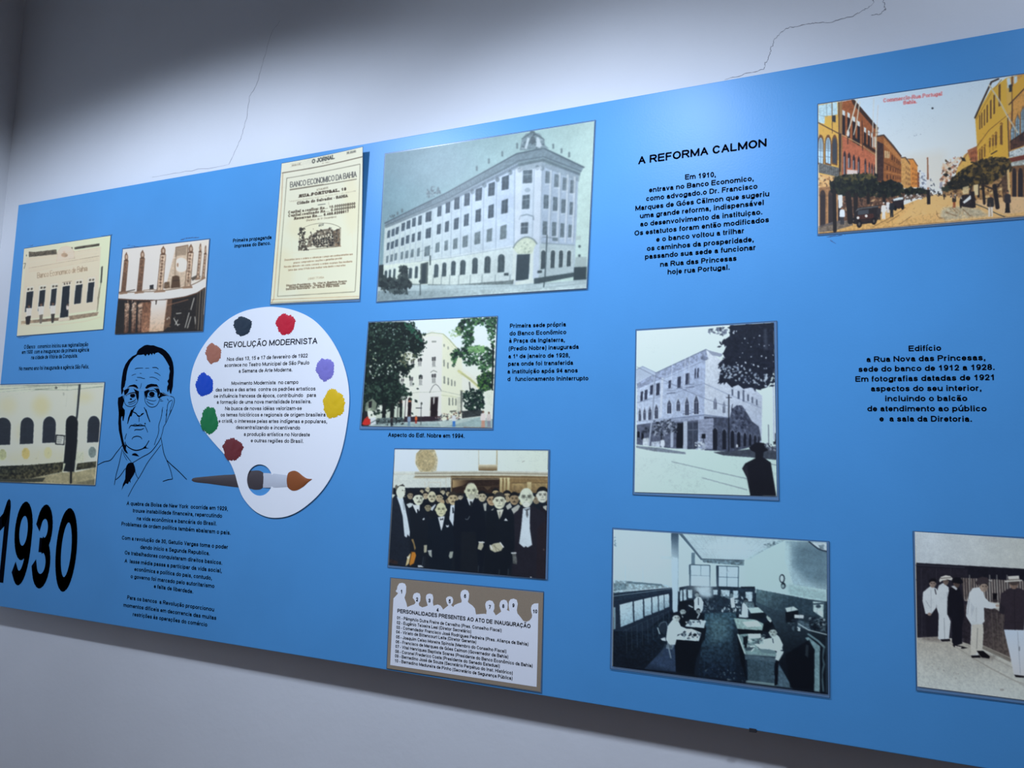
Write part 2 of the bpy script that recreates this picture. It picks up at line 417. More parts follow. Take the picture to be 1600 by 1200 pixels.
# ------------------------------------------------------------------ line portrait printed on the panel
def portrait():
    f = Flat()
    A, B = crop(170, 530, 10), crop(150, 640, 8.57)
    def fill(tf, *p): f.poly3(onv(tf(*p), INK_Y))
    def line(tf, w, *p, end=None):
        q = smooth_line(tf(*p), 5)
        s = 8.57 if tf is B else 10.0
        px = np.linalg.norm(on(q[0][0], q[0][1])-on(q[0][0], q[0][1]-1))
        w = w*1.22; w0 = w/s*px; w1 = (end if end is not None else w*.55)/s*px
        t = np.linspace(0, 1, len(q))
        prof = np.where(t < .5, .6+.8*t, 1.0)*w0*(1-t)+t*w1
        f.stroke3(onv(q, INK_Y), np.maximum(prof, .0006))
    def dot(tf, x, y, rx, ry):
        a = np.linspace(0, 2*math.pi, 16, endpoint=False)
        fill(tf, *np.column_stack([x+rx*np.cos(a), y+ry*np.sin(a)]).ravel())
    fill(A, 195,860, 190,760, 195,680, 205,590, 225,480, 260,390, 310,320, 370,265, 430,235, 445,190, 470,155, 520,120, 560,95, 600,87, 650,95, 700,95, 760,118, 830,140, 890,180, 940,235, 975,290, 1000,360, 1012,440, 1015,520, 1005,640, 1000,740, 985,800, 970,860, 955,842, 940,780, 925,830, 910,805, 912,740, 932,700, 915,655, 938,620, 942,560, 955,500, 940,450, 948,430, 915,370, 880,310, 840,255, 800,225, 770,205, 730,215, 712,242, 692,215, 672,250, 652,222, 622,258, 600,230, 572,266, 545,236, 500,245, 450,245, 440,255, 390,295, 340,355, 305,430, 285,500, 272,580, 268,640, 240,690, 262,660, 245,740, 222,770, 232,800, 205,860)
    for w, *p in ((11,405,467,450,453,535,450),(8,570,455,600,452,630,452),(13,680,443,740,443,775,468),(10,710,518,760,535,805,568),(8,485,533,510,535),(8,355,570,390,552,425,545),
                  (11,440,597,500,600,530,612,563,614),(9,635,597,680,593,740,612,785,645),(10,420,640,445,642),(8,510,685,500,740,485,775)):
        line(A, w, *p)
    fill(A, 285,755, 330,720, 400,705, 435,720, 460,765, 440,780, 400,752, 350,744, 290,766)
    fill(A, 570,755, 600,715, 660,695, 750,705, 790,765, 720,745, 650,755, 600,775, 575,770)
    fill(A, 235,800, 290,772, 322,770, 300,830, 270,862, 245,880)
    fill(A, 385,770, 440,800, 470,812, 465,900, 445,960, 428,900, 420,850, 400,800)
    fill(A, 700,768, 785,770, 800,830, 780,880, 760,900, 757,840, 730,792)
    fill(A, 555,815, 610,790, 640,792, 610,830, 600,900, 580,930, 565,880)
    dot(A, 372, 880, 40, 34); dot(A, 672, 858, 44, 40); dot(A, 345, 935, 18, 14)
    for w, *p in ((18,265,885,320,850,400,835,430,862),(11,235,880,240,970,270,1030,330,1052,400,1035,445,980,465,900,460,820),(14,300,990,340,985,400,960,420,930),(8,310,1018,370,1008,425,975),
                  (11,555,820,560,900,570,980,620,1045,680,1062,740,1040,780,980,800,900,790,820),(14,600,850,640,810,700,800,745,830),(9,580,930,620,950,700,965,740,950),(11,590,965,640,1005,700,1020),(10,610,890,660,906,720,890),
                  (9,800,940,815,941,830,940),(9,800,965,825,966,850,965),(11,960,890,1010,910,1025,960,1010,1030,975,1120,940,1200),(11,990,950,940,980,915,1040,910,1110,890,1200),(11,910,930,925,950,930,965),(8,1000,960,970,1060,945,1130),
                  (18,375,1135,420,1155,450,1190,480,1200),(17,550,1065,570,1100,590,1150,612,1205),(14,500,1180,520,1165,545,1155),(9,845,1060,832,1110,825,1200)):
        line(A, w, *p)
    fill(A, 800,830, 850,835, 920,870, 975,890, 900,882, 840,892, 780,925, 760,900, 800,880)
    fill(A, 145,915, 180,900, 215,880, 238,960, 225,1010, 215,1060, 250,1110, 240,1200, 200,1205, 160,1205, 150,1100, 140,1000)
    fill(A, 425,1040, 385,1070, 350,1130, 320,1205, 355,1205, 375,1140, 395,1090)
    fill(B, 305,0, 385,0, 385,60, 368,150, 355,150, 352,70, 335,120, 338,200, 345,290, 360,380, 370,430, 385,470, 405,480, 400,530, 430,590, 400,580, 375,550, 350,480, 330,390, 305,280, 298,180, 303,80)
    fill(B, 470,0, 495,0, 460,80, 425,192, 418,190, 430,110)
    fill(B, 620,520, 665,480, 675,510, 710,517, 640,523)
    fill(B, 478,610, 490,590, 520,582, 545,590, 580,628, 530,620)
    fill(B, 430,720, 470,705, 500,715, 520,770, 528,820, 500,880, 460,940, 462,982, 445,960, 425,998, 400,985, 365,1030, 345,1075, 360,1000, 390,930, 395,850, 395,790, 410,750)
    dot(B, 657, 187, 9, 10)
    for w, *p in ((14,495,30,540,55,560,85,590,85,640,48),(10,575,90,576,130,575,165),(18,668,0,690,80,722,165),(16,450,235,470,212,520,216,600,215,660,215),(9,500,205,525,195,560,208,590,195,620,205),(9,440,252,448,240,455,230),
                  (9,655,220,675,260,692,305),(12,515,285,530,268,600,268,640,250),(12,480,398,500,370,550,357,595,368,615,395),(10,410,320,395,360,385,400),(15,390,430,395,460,430,500,490,535,550,545,620,525,660,495,710,415),
                  (9,890,0,870,110,840,210,840,280,825,350,800,410,780,475),(10,945,0,945,80,930,170),(9,1005,0,970,100,935,180,905,230,890,300,868,375),(11,868,375,820,460,730,570,610,640,490,712),(10,355,545,400,610,470,700),(7,360,570,385,630,415,680),
                  (12,350,480,270,580,195,675,105,700,22,742),(11,352,520,310,720,270,870,245,1010),(12,262,940,320,890,390,790),(10,525,830,540,880,565,925),(10,870,470,780,590,690,710,600,870,500,1030,430,1165),
                  (11,868,375,885,460,910,590,960,710,1000,820,1025,930),(12,1025,930,960,940,893,962),(13,940,670,1010,740,1100,820,1215,937)):
        line(B, w, *p, end=w*.8)
    o = f.build('portrait_drawing', ink, panel)
    o['label'] = 'black line drawing of an older man in round glasses, jacket and tie'
    g = Flat()
    gl = mat('pale_print', rgb(150, 190, 230), .9, spec=0)
    for p in ((230,870,235,790,290,755,370,745,430,765,470,790,520,795,570,790,640,755,700,745,770,750,800,800,850,850,960,885),(270,890,300,865,370,850,415,850)):
        q = onv(smooth_line(A(*p), 5), INK_Y-.0003); g.stroke3(q, [.0008]*len(q))
    t = g.build('spectacle_frame', gl, panel); t.parent = o; t.location = (0, 0, 0)
    t['label'] = 'pale rim line of the drawn glasses'
portrait()

# ------------------------------------------------------------------ palette cut-out with paint dabs, and the brush threaded through it
TP = crop(290, 470, 3.427)
PAL = -.0030
pal_out = smooth_line(TP(430,33, 500,35, 570,48, 640,75, 700,115, 760,180, 805,250, 838,320, 862,400, 874,480, 875,560, 865,650, 850,740, 830,820, 800,900, 760,975, 710,1040, 650,1095, 590,1135, 530,1157, 470,1162, 420,1152, 370,1125, 330,1085, 300,1040, 280,985, 265,930, 240,870, 205,820, 160,770, 110,710, 70,645, 40,570, 24,490, 28,410, 45,340, 80,265, 125,200, 185,135, 250,85, 330,50), 4, True)
ang = np.linspace(0, 2*math.pi, 48, endpoint=False)
hole = TP(*np.column_stack([397+68.5*np.cos(ang), 960+84*np.sin(ang)]).ravel())
pc = on(421, 640)
palette = thing('painters_palette', (pc[0], 0, pc[2]), 'white palette-shaped cut-out with eight paint dabs and black text, beside the portrait', 'palette')
pf = Flat(); pf.holed(onv(pal_out, PAL), onv(hole, PAL), .0010)
white_card = mat('white_card', (.95, .95, .95, 1), .38, spec=.3)
pf.build('palette_board', white_card, palette)
def dab(cx, cyy, rx, ry, col, seed, what):
    r = random.Random(seed); n, rings = 110, 7
    ph = [r.uniform(0, 6.28) for _ in range(6)]
    vs, fs = [], []
    c0 = TP(cx, cyy)[0]
    vs.append(tuple(on(c0[0], c0[1], PAL-.0015)))
    jit = [r.uniform(-.06, .055) for _ in range(n)]
    for k in range(1, rings+1):
        t = k/rings
        for i in range(n):
            a = 2*math.pi*i/n
            w = 1+.05*math.sin(3*a+ph[0])+.04*math.sin(5*a+ph[1])+.025*math.sin(9*a+ph[2])+jit[i]*t**3
            q = TP(cx+rx*t*w*math.cos(a), cyy+ry*t*w*math.sin(a))[0]
            y = PAL-.0002-(.0013*(1-t**4))*(1+.35*math.sin(7*a*t+ph[3]+9*t)*r.uniform(.5, 1.1)) if k < rings else PAL-.0001
            vs.append(tuple(on(q[0], q[1], y)))
    for i in range(n): fs.append((0, 1+(i+1) % n, 1+i))
    for k in range(rings-1):
        for i in range(n):
            a, b = 1+k*n+i, 1+k*n+(i+1) % n
            fs.append((a, b, b+n, a+n))
    o = mesh('paint_dab', vs, fs, mat('paint_'+what, rgb(*col), .45, spec=.35), palette, True)
    o['label'] = what.replace('_', ' ')+' dab of paint'
for k, a in enumerate(((305,135,48,52,(36,52,66),'blue_black'),(535,125,51,57,(205,22,50),'red'),(148,282,42,53,(178,112,88),'light_brown'),(100,450,47,62,(4,72,190),'deep_blue'),
          (127,642,46,73,(16,122,66),'green'),(252,795,53,61,(118,44,48),'dark_red'),(748,367,49,60,(132,124,200),'lilac'),(793,552,58,78,(232,190,20),'yellow'))):
    dab(*a[:5], 11+k, a[5])
T45 = crop(290, 470, 40/7.)
pt = mat('palette_print', (0.006, 0.010, 0.022, 1), .9, spec=0)
PI_ = PAL-.0004
text_block('heading_text', T45, [('REVOLUÇÃO MODERNISTA', 338,420,1177,383)], 9.3, .165, PI_, palette, pt)
text_block('paragraph_text', T45, [('Nos dias 13, 15 e 17 de fevereiro de 1922', 367,538,1090,505), ('acontece no Teatro Municipal de São Paulo', 345,592,1105,568), ('a Semana de Arte Moderna.', 472,643,955,630)], 6.0, .158, PI_, palette, pt)
text_block('paragraph_text', T45, [('Movimento Modernista  no campo', 407,752,1007,742), ('das letras e das artes  contra os padrões artısticos', 265,810,1160,800), ('oe influência francesa da época, contribuindo   para', 250,866,1165,858),
 ('a formação de uma nova mentalidade brasileira.', 277,920,1125,915), ('Na busca de novas idéias valorizam-se', 350,977,1037,975), ('os temas folclóricos e regionais de origem brasileira', 310,1033,1250,1033),
 ('e cristã, o interesse pelas artes indígenas e populares,', 292,1088,1265,1093), ('descentralizando e incentivando', 447,1145,1022,1150), ('a produção artística no Nordeste', 518,1206,1110,1211), ('e outras regiões do Brasil.', 580,1263,1055,1269)], 5.9, .158, PI_, palette, pt)

bc = on(395, 749)
brush = thing('paintbrush', (bc[0], 0, bc[2]), 'paintbrush with dark handle and brown tip, threaded through the hole of the white palette', 'paintbrush')
def relief(name, upper, lower, base, bulge, material, n=40, m=10):
    """a rounded low-relief body between its upper and lower outline, lying at depth base (a value or a pair from left to right)"""
    def res(p):
        p = smooth_line(TP(*p), 6); d = np.r_[0, np.cumsum(np.hypot(*np.diff(p, axis=0).T))]; t = np.linspace(0, d[-1], n)
        return np.column_stack([np.interp(t, d, p[:, 0]), np.interp(t, d, p[:, 1])])
    u, l = res(upper), res(lower)
    b = np.interp(np.linspace(0, 1, n), np.linspace(0, 1, len(base)), base) if isinstance(base, (tuple, list)) else np.full(n, base)
    vs, fs = [], []
    for i in range(n):
        for j in range(m+1):
            t = j/m; q = u[i]+(l[i]-u[i])*t
            wd = min(1.0, np.hypot(*(u[i]-l[i]))/14.0)
            vs.append(tuple(on(q[0], q[1], b[i]-bulge*math.sin(math.pi*t)**.8*wd)))
    for i in range(n-1):
        for j in range(m):
            a = i*(m+1)+j
            fs.append((a, a+1, a+m+2, a+m+1))
    return mesh(name, vs, fs, material, brush, True)
relief('handle', (32,959, 45,948, 120,940, 200,933, 262,929, 330,915, 355,910, 395,909, 418,922), (32,961, 50,971, 120,979, 200,990, 275,999, 335,1004, 370,1012, 400,1010, 415,1000), -.0002, .0017, mat('dark_lacquer', rgb(66, 56, 58), .25, spec=.7))
relief('ferrule', (416,922, 440,923, 470,925, 510,930, 546,934), (414,1001, 440,1001, 470,1000, 510,998, 546,996), (-.0006, -.0020, -.0034, -.0034, -.0034), .0011, mat('pale_metal', rgb(205, 208, 214), .35, spec=.5))
relief('bristles', (540,955, 548,925, 562,914, 582,910, 602,917, 627,937, 650,951, 677,954), (540,957, 543,990, 556,1008, 575,1017, 600,1013, 632,994, 656,972, 677,956), -.0034, .0022, mat('brown_bristle', rgb(150, 82, 40), .6, spec=.3))

# ------------------------------------------------------------------ printed pictures: each print is painted stroke by stroke into its own colour grid
def hom(src, dst):
    A = []
    for (x, y), (u, v) in zip(src, dst):
        A += [[x, y, 1, 0, 0, 0, -u*x, -u*y, -u], [0, 0, 0, x, y, 1, -v*x, -v*y, -v]]
    return np.linalg.svd(np.array(A, float))[2][-1].reshape(3, 3)
def happ(H, p):
    p = np.asarray(p, float); q = np.column_stack([p, np.ones(len(p))]) @ H.T
    return q[:, :2]/q[:, 2:]
class Pic:
    def __init__(s, tf, quad, base, seed, W, H, gain=1.0):
        s.tf, s.quad = tf, tf(*quad)
        s.W, s.H, s.gain = W, H, gain
        s.h = hom(s.quad, [(0, 0), (W-1, 0), (W-1, H-1), (0, H-1)])
        s.a = np.ones((H, W, 3))*np.array(base)/255.0
        s.rs = np.random.RandomState(seed); s.k = None
        m = np.mean(s.quad, axis=0); d = happ(s.h, [m, m+np.array([1, 0])])
        t2 = tf(0, 0, 1, 0)
        s.sc = np.hypot(*(d[1]-d[0]))*abs(t2[1][0]-t2[0][0])      # raster cells per drawing unit
    def P(s, p):
        return happ(s.h, s.tf(*p))
    def _bb(s, q, pad):
        x0, y0 = np.floor(q.min(0)-pad).astype(int); x1, y1 = np.ceil(q.max(0)+pad).astype(int)+1
        x0, y0 = max(x0, 0), max(y0, 0); x1, y1 = min(x1, s.W), min(y1, s.H)
        return (x0, y0, x1, y1) if x1 > x0 and y1 > y0 else None
    def _put(s, bb, m, col, alpha, tex):
        x0, y0, x1, y1 = bb
        c = np.array(col)/255.0
        m = (m*alpha)[..., None]
        if tex:
            n = s.noise(y1-y0, x1-x0, 3)*.7+s.rs.rand(y1-y0, x1-x0)*.3
            c = c*(1+tex*2*(n-.5))[..., None]
        s.a[y0:y1, x0:x1] = s.a[y0:y1, x0:x1]*(1-m)+c*m
    def noise(s, h, w, cell):
        gh, gw = int(h/cell)+3, int(w/cell)+3
        g = s.rs.rand(gh, gw)
        y = np.arange(h)/cell; x = np.arange(w)/cell
        yi, xi = y.astype(int), x.astype(int); fy, fx = (y-yi)[:, None], (x-xi)[None]
        fy, fx = fy*fy*(3-2*fy), fx*fx*(3-2*fx)
        a, b, c, d = g[yi][:, xi], g[yi][:, xi+1], g[yi+1][:, xi], g[yi+1][:, xi+1]
        return (a*(1-fx)+b*fx)*(1-fy)+(c*(1-fx)+d*fx)*fy
    def mask(s, q, bb):
        x0, y0, x1, y1 = bb; m = np.zeros((y1-y0, x1-x0))
        for dy in (-.25, .25):
            for dx in (-.25, .25):
                X = np.arange(x0, x1)[None]+dx; Y = np.arange(y0, y1)[:, None]+dy
                ins = np.zeros(m.shape, bool)
                for i in range(len(q)):
                    (ax, ay), (bx, by) = q[i], q[i-1]
                    if ay == by: continue
                    ins ^= ((ay > Y) != (by > Y)) & (X < (bx-ax)*(Y-ay)/(by-ay)+ax)
                m += ins*.25
        return m
    def poly(s, p, col, alpha=1.0, tex=0.0, soft=0):
        q = s.P(p); bb = s._bb(q, 1+soft*2)
        if bb is None: return
        m = s.mask(q, bb)
        if soft: m = s._blur(m, soft)
        s._put(bb, m, col, alpha, tex)
    def grad(s, p, c0, c1, a, b, tex=0.0):
        """polygon with its print tone running from c0 at point a to c1 at point b"""
        q = s.P(p); bb = s._bb(q, 1)
        if bb is None: return
        A, B = s.P(a+b); d = B-A; L = d@d
        x0, y0, x1, y1 = bb
        t = np.clip(((np.arange(x0, x1)[None]-A[0])*d[0]+(np.arange(y0, y1)[:, None]-A[1])*d[1])/L, 0, 1)[..., None]
        c = (np.array(c0)*(1-t)+np.array(c1)*t)/255.0
        m = s.mask(q, bb)[..., None]
        if tex: c = c*(1+tex*2*(s.noise(y1-y0, x1-x0, 3)-.5))[..., None]
        s.a[y0:y1, x0:x1] = s.a[y0:y1, x0:x1]*(1-m)+c*m
    def _blur(s, m, r):
        r = int(max(1, r)); k = np.ones(2*r+1)/(2*r+1)
        for ax in (0, 1):
            m = np.apply_along_axis(lambda v: np.convolve(np.pad(v, r, mode='edge'), k, 'valid'), ax, m)
        return m
    def line(s, p, w, col, alpha=1.0, smooth=False):
        """w in drawing units"""
        q = s.P(p)
        if smooth: q = smooth_line(q, 5)
        hw = max(w*s.sc/2, .35); fade = min(1.0, w*s.sc/.7)
        bb = s._bb(q, hw+1.5)
        if bb is None: return
        x0, y0, x1, y1 = bb
        X = np.arange(x0, x1)[None]; Y = np.arange(y0, y1)[:, None]
        D = np.full((y1-y0, x1-x0), 1e9)
        for (ax, ay), (bx, by) in zip(q[:-1], q[1:]):
            dx, dy = bx-ax, by-ay; L = dx*dx+dy*dy+1e-9
            t = np.clip(((X-ax)*dx+(Y-ay)*dy)/L, 0, 1)
            D = np.minimum(D, np.hypot(X-ax-t*dx, Y-ay-t*dy))
        s._put(bb, np.clip(hw+.5-D, 0, 1)*fade, col, alpha, 0)
    def ell(s, x, y, rx, ry, col, alpha=1.0, tex=0.0, rot=0.0, soft=0):
        a = np.linspace(0, 2*math.pi, 20, endpoint=False); c, n = math.cos(rot), math.sin(rot)
        ex, ey = rx*np.cos(a), ry*np.sin(a)
        s.poly(list(np.column_stack([x+ex*c-ey*n, y+ex*n+ey*c]).ravel()), col, alpha, tex, soft)
    def fol(s, p, n, size, cols, elong=1.8, spill=0.0, alpha=.9):
        """leaf strokes scattered inside an outline"""
        p = np.array(p, float).reshape(-1, 2); lo, hi = p.min(0), p.max(0); done = 0
        while done < n:
            x, y = lo+s.rs.rand(2)*(hi-lo)
            ins = False
            for i in range(len(p)):
                (ax, ay), (bx, by) = p[i], p[i-1]
                if (ay > y) != (by > y) and x < (bx-ax)*(y-ay)/(by-ay)+ax: ins = not ins
            if not ins and s.rs.rand() > spill: done += .08; continue
            r = size*(.5+s.rs.rand())
            a = s.rs.rand()*6.28; c, k = math.cos(a), math.sin(a)
            e = np.array([(-1, 0), (0, -1/elong), (1, 0), (0, 1/elong)])*r
            s.poly(list(np.column_stack([x+e[:, 0]*c-e[:, 1]*k, y+e[:, 0]*k+e[:, 1]*c]).ravel()), cols[s.rs.randint(len(cols))], alpha)
            done += 1
    def wins(s, quad, cols, rows, col, wu=.5, wv=.6, arch=False, frame=None, alpha=1.0, jit=0, mull=None):
        """a perspective grid of openings inside a quad TL TR BR BL"""
        q = np.array(quad, float).reshape(4, 2); H = hom([(0, 0), (1, 0), (1, 1), (0, 1)], q)
        for i in range(cols):
            for j in range(rows):
                u0, v0 = (i+.5-wu/2)/cols, (j+.5-wv/2)/rows; u1, v1 = u0+wu/cols, v0+wv/rows
                if frame:
                    e = .18*wu/cols; g = .12*wv/rows
                    s.poly(list(happ(H, [(u0-e, v0-g), (u1+e, v0-g), (u1+e, v1+g), (u0-e, v1+g)]).ravel()), frame, .8)
                if arch:
                    a = np.linspace(math.pi, 0, 9); um, ru, rv = (u0+u1)/2, (u1-u0)/2, (v1-v0)*.28
                    pts = [(um+ru*math.cos(t)*1, v0+rv-rv*math.sin(t)) for t in a]+[(u1, v1), (u0, v1)]
                else: pts = [(u0, v0), (u1, v0), (u1, v1), (u0, v1)]
                s.poly(list(happ(H, pts).ravel()), col, alpha*(1-jit*s.rs.rand()))
                if mull:
                    um = (u0+u1)/2; vm = v0+(v1-v0)*.4
                    s.line(list(happ(H, [(um, v0), (um, v1)]).ravel()), 1.5, mull, .6)
                    s.line(list(happ(H, [(u0, vm), (u1, vm)]).ravel()), 1.5, mull, .6)
    def text(s, t, x0, y0, x1, y1, cap, col, w=.13, alpha=1.0, serif=False):
        st, width = glyph_strokes(t, w, serif)
        A, B = np.array([x0, y0], float), np.array([x1, y1], float); ux = (B-A)/width
        for q, ww in st:
            pts = A+q[:, :1]*ux+q[:, 1:2]*np.array([0, -cap])
            s.line(list(pts.ravel()), ww*cap*.9, col, alpha)
    def person(s, x, y, h, coat, legs, head=(200, 180, 165), hat=None, face=1, wide=1.0):
        """small standing figure, y at the feet"""
        w = h*.13*wide
        s.poly([x-w*.7, y-h*.5, x+w*.7, y-h*.5, x+w*.75, y, x+w*.1, y, x, y-h*.3, x-w*.15, y, x-w*.8, y], legs)
        s.poly([x-w*.5, y-h*.84, x+w*.5, y-h*.84, x+w*1.05, y-h*.78, x+w*1.2, y-h*.45, x+w*.8, y-h*.42, x-w*.8, y-h*.42, x-w*1.2, y-h*.45, x-w*1.05, y-h*.78], coat)
        s.ell(x, y-h*.91, h*.055, h*.075, head)
        if hat: s.poly([x-h*.09, y-h*.94, x-h*.05, y-h*.95, x-h*.045, y-h*1.01, x+h*.045, y-h*1.01, x+h*.05, y-h*.95, x+h*.09, y-h*.94], hat)
    def use(s, tf):
        s.tf = tf
        m = np.mean(s.quad, axis=0); d = happ(s.h, [m, m+np.array([1, 0])]); t2 = tf(0, 0, 1, 0)
        s.sc = np.hypot(*(d[1]-d[0]))*abs(t2[1][0]-t2[0][0])
        return s
    def face(s, x, y, r, skin, hair=(40, 38, 38), bald=False, tache=None, glass=False, look=0.0, shade=.35):
        rx = r*.74; d = tuple(c*.45 for c in skin)
        if hair and not bald: s.ell(x-look*r*.1, y-r*.22, rx*1.1, r*.95, hair)
        s.ell(x-rx, y+r*.02, rx*.16, r*.2, skin); s.ell(x+rx, y+r*.02, rx*.16, r*.2, skin)
        s.ell(x, y+r*(.06 if not bald else 0), rx, r*(.92 if not bald else 1.0), skin)
        if hair and not bald: s.poly([x-rx*1.02, y-r*.2, x-rx*.95, y-r*.7, x-rx*.4, y-r*1.02, x+rx*.4, y-r*1.02, x+rx*.95, y-r*.7, x+rx*1.02, y-r*.2, x+rx*.82, y-r*.45, x+rx*.2, y-r*.62, x-rx*.5, y-r*.55, x-rx*.84, y-r*.4], hair)
        s.poly([x+rx*.35, y-r*.5, x+rx*.95, y-r*.2, x+rx*.85, y+r*.5, x+rx*.4, y+r*.85, x+rx*.55, y+r*.2], d, shade, 0, 1)
        o = look*rx*.3
        for k in (-1, 1):
            s.ell(x+o+k*rx*.4, y-r*.06, rx*.22, r*.1, d, .85); s.line([x+o+k*rx*.18, y-r*.2, x+o+k*rx*.62, y-r*.22], r*.09, d, .8)
            if glass: s.ell(x+o+k*rx*.42, y-r*.04, rx*.34, r*.22, d, .35)
        s.line([x+o, y-r*.02, x+o+rx*.1, y+r*.28, x+o-rx*.12, y+r*.3], r*.08, d, .55)
        if tache: s.poly([x+o-rx*.45, y+r*.48, x+o-rx*.1, y+r*.36, x+o+rx*.1, y+r*.36, x+o+rx*.45, y+r*.48, x+o, y+r*.5], tache, .9)
        s.line([x+o-rx*.3, y+r*.57, x+o+rx*.3, y+r*.57], r*.08, d, .7)
    def grain(s, amp, cell=2.0, broad=.02):
        s.soften(.7)
        amp = amp*1.25; broad = broad+.012
        n = s.noise(s.H, s.W, cell)*.6+s.rs.rand(s.H, s.W)*.4-.5
        b = s.noise(s.H, s.W, 40)*.6+s.noise(s.H, s.W, 9)*.4-.5
        s.a = s.a*(1+2*amp*n+2*broad*b)[..., None]
    def blur(s, r=1):
        for c in range(3): s.a[..., c] = s._blur(s.a[..., c], r)
    def soften(s, k=.5):
        b = s.a.copy(); s.blur(1); s.a = b*(1-k)+s.a*k
    def to_mesh(s, root, sleeve, y_of):
        Hs = hom(sleeve, [(0, 0), (1, 0), (1, 1), (0, 1)])
        X, Y = np.meshgrid(np.arange(s.W), np.arange(s.H))
        px = happ(np.linalg.inv(s.h), np.column_stack([X.ravel(), Y.ravel()]))
        co = onv(px); uv = happ(Hs, px)
        # depth follows the sleeve's gentle bow (sampled coarsely, then interpolated)
        gu = np.linspace(-.02, 1.02, 24); G = np.array([[y_of(u, v) for u in gu] for v in gu])
        fu = np.clip((uv[:, 0]+.02)/1.04*23, 0, 22.999); fv = np.clip((uv[:, 1]+.02)/1.04*23, 0, 22.999)
        iu, iv = fu.astype(int), fv.astype(int); fu, fv = fu-iu, fv-iv
        co[:, 1] = -((G[iv, iu]*(1-fu)+G[iv, iu+1]*fu)*(1-fv)+(G[iv+1, iu]*(1-fu)+G[iv+1, iu+1]*fu)*fv)
        me = bpy.data.meshes.new('print')
        W, H = s.W, s.H
        n = (W-1)*(H-1)
        base = (np.arange(H-1)[:, None]*W+np.arange(W-1)[None]).ravel()
        quads = np.column_stack([base, base+W, base+W+1, base+1]).astype(np.int32)
        me.vertices.add(W*H); me.vertices.foreach_set('co', co.astype(np.float32).ravel())
        me.loops.add(4*n); me.loops.foreach_set('vertex_index', quads.ravel())
        me.polygons.add(n); me.polygons.foreach_set('loop_start', np.arange(0, 4*n, 4, dtype=np.int32))
        me.update(calc_edges=True)
        at = me.color_attributes.new('print_ink', 'FLOAT_COLOR', 'POINT')
        lin = np.clip(s2l(np.clip(s.a, 0, 1))**1.16*1.05*np.array(PAPER)*s.gain, 0.004, None)
        lin = lin/np.maximum(lin.max(-1, keepdims=True)/.95, 1)
        at.data.foreach_set('color', np.column_stack([lin.reshape(-1, 3), np.ones(W*H)]).astype(np.float32).ravel())
        me.shade_smooth()
        m = print_material()
        return link('print', me, m, root)
PAPER = (1.20, 1.08, .92)
def print_material():
    if 'photo_print' in MATS: return MATS['photo_print']
    m = mat('photo_print', (1, 1, 1, 1), .5, coat=.12, coat_rough=.3, spec=.2)
    nt = m.node_tree
    a = nt.nodes.new('ShaderNodeVertexColor'); a.layer_name = 'print_ink'
    nt.links.new(a.outputs['Color'], nt.nodes['Principled BSDF'].inputs['Base Color'])
    return m

# ------------------------------------------------------------------ the laminated sheets
film = mat('laminate_film', (.26, .36, .48, 1), .22, spec=.5, alpha=.42)
rim = mat('laminate_rim', (.05, .07, .10, 1), .4, alpha=.75)
def bow(seed, amp):
    r = random.Random(seed); a, b, c = (r.uniform(.3, 1) for _ in range(3)); p = r.uniform(0, 6)
    return lambda u, v: amp*(a*v*v*(.6+.4*math.sin(3.1*u*b+p))+.35*c*(1-v)**3)
def sheet(root, quad, y_of, nu=28, nv=24, rim_w=.0013):
    """the clear plastic sleeve: its film and the darker welded rim around it, ONE mesh"""
    Q = onv(quad)
    P = lambda u, v: (Q[0]*(1-u)+Q[1]*u)*(1-v)+(Q[3]*(1-u)+Q[2]*u)*v
    W, Hh = np.linalg.norm(Q[1]-Q[0]), np.linalg.norm(Q[3]-Q[0])
    ru, rv = rim_w/W, rim_w/Hh
    us = np.r_[0, np.linspace(ru, 1-ru, nu), 1]; vv = np.r_[0, np.linspace(rv, 1-rv, nv), 1]
    vs, fs, mi = [], [], []
    for v in vv:
        for u in us:
            p = P(u, v); vs.append((p[0], -y_of(u, v), p[2]))
    k = len(us)
    for j in range(len(vv)-1):
        for i in range(k-1):
            a = j*k+i
            fs.append((a, a+k, a+k+1, a+1))
            mi.append(1 if i in (0, k-2) or j in (0, len(vv)-2) else 0)
    return mesh('laminate_sleeve', vs, fs, [film, rim], root, True, mi)

def laminated(pic, name, label, cat, sleeve, seed, group='laminated historical photographs', amp=.0012, curl=None, base=.0012, parent_kw=None):
    """a thing: print under/inside a clear sleeve. pic is a finished Pic; sleeve the four measured corners of the plastic"""
    q = onv(sleeve)
    c = q.mean(0)
    root = thing(name, (c[0], 0, q[:, 2].min()), label, cat, group)
    bw = bow(seed, amp)
    yf = lambda u, v: base+bw(u, v)+(curl(u, v) if curl else 0)
    sheet(root, sleeve, yf)
    pic.to_mesh(root, sleeve, lambda u, v: yf(u, v)+.0005)
    return root

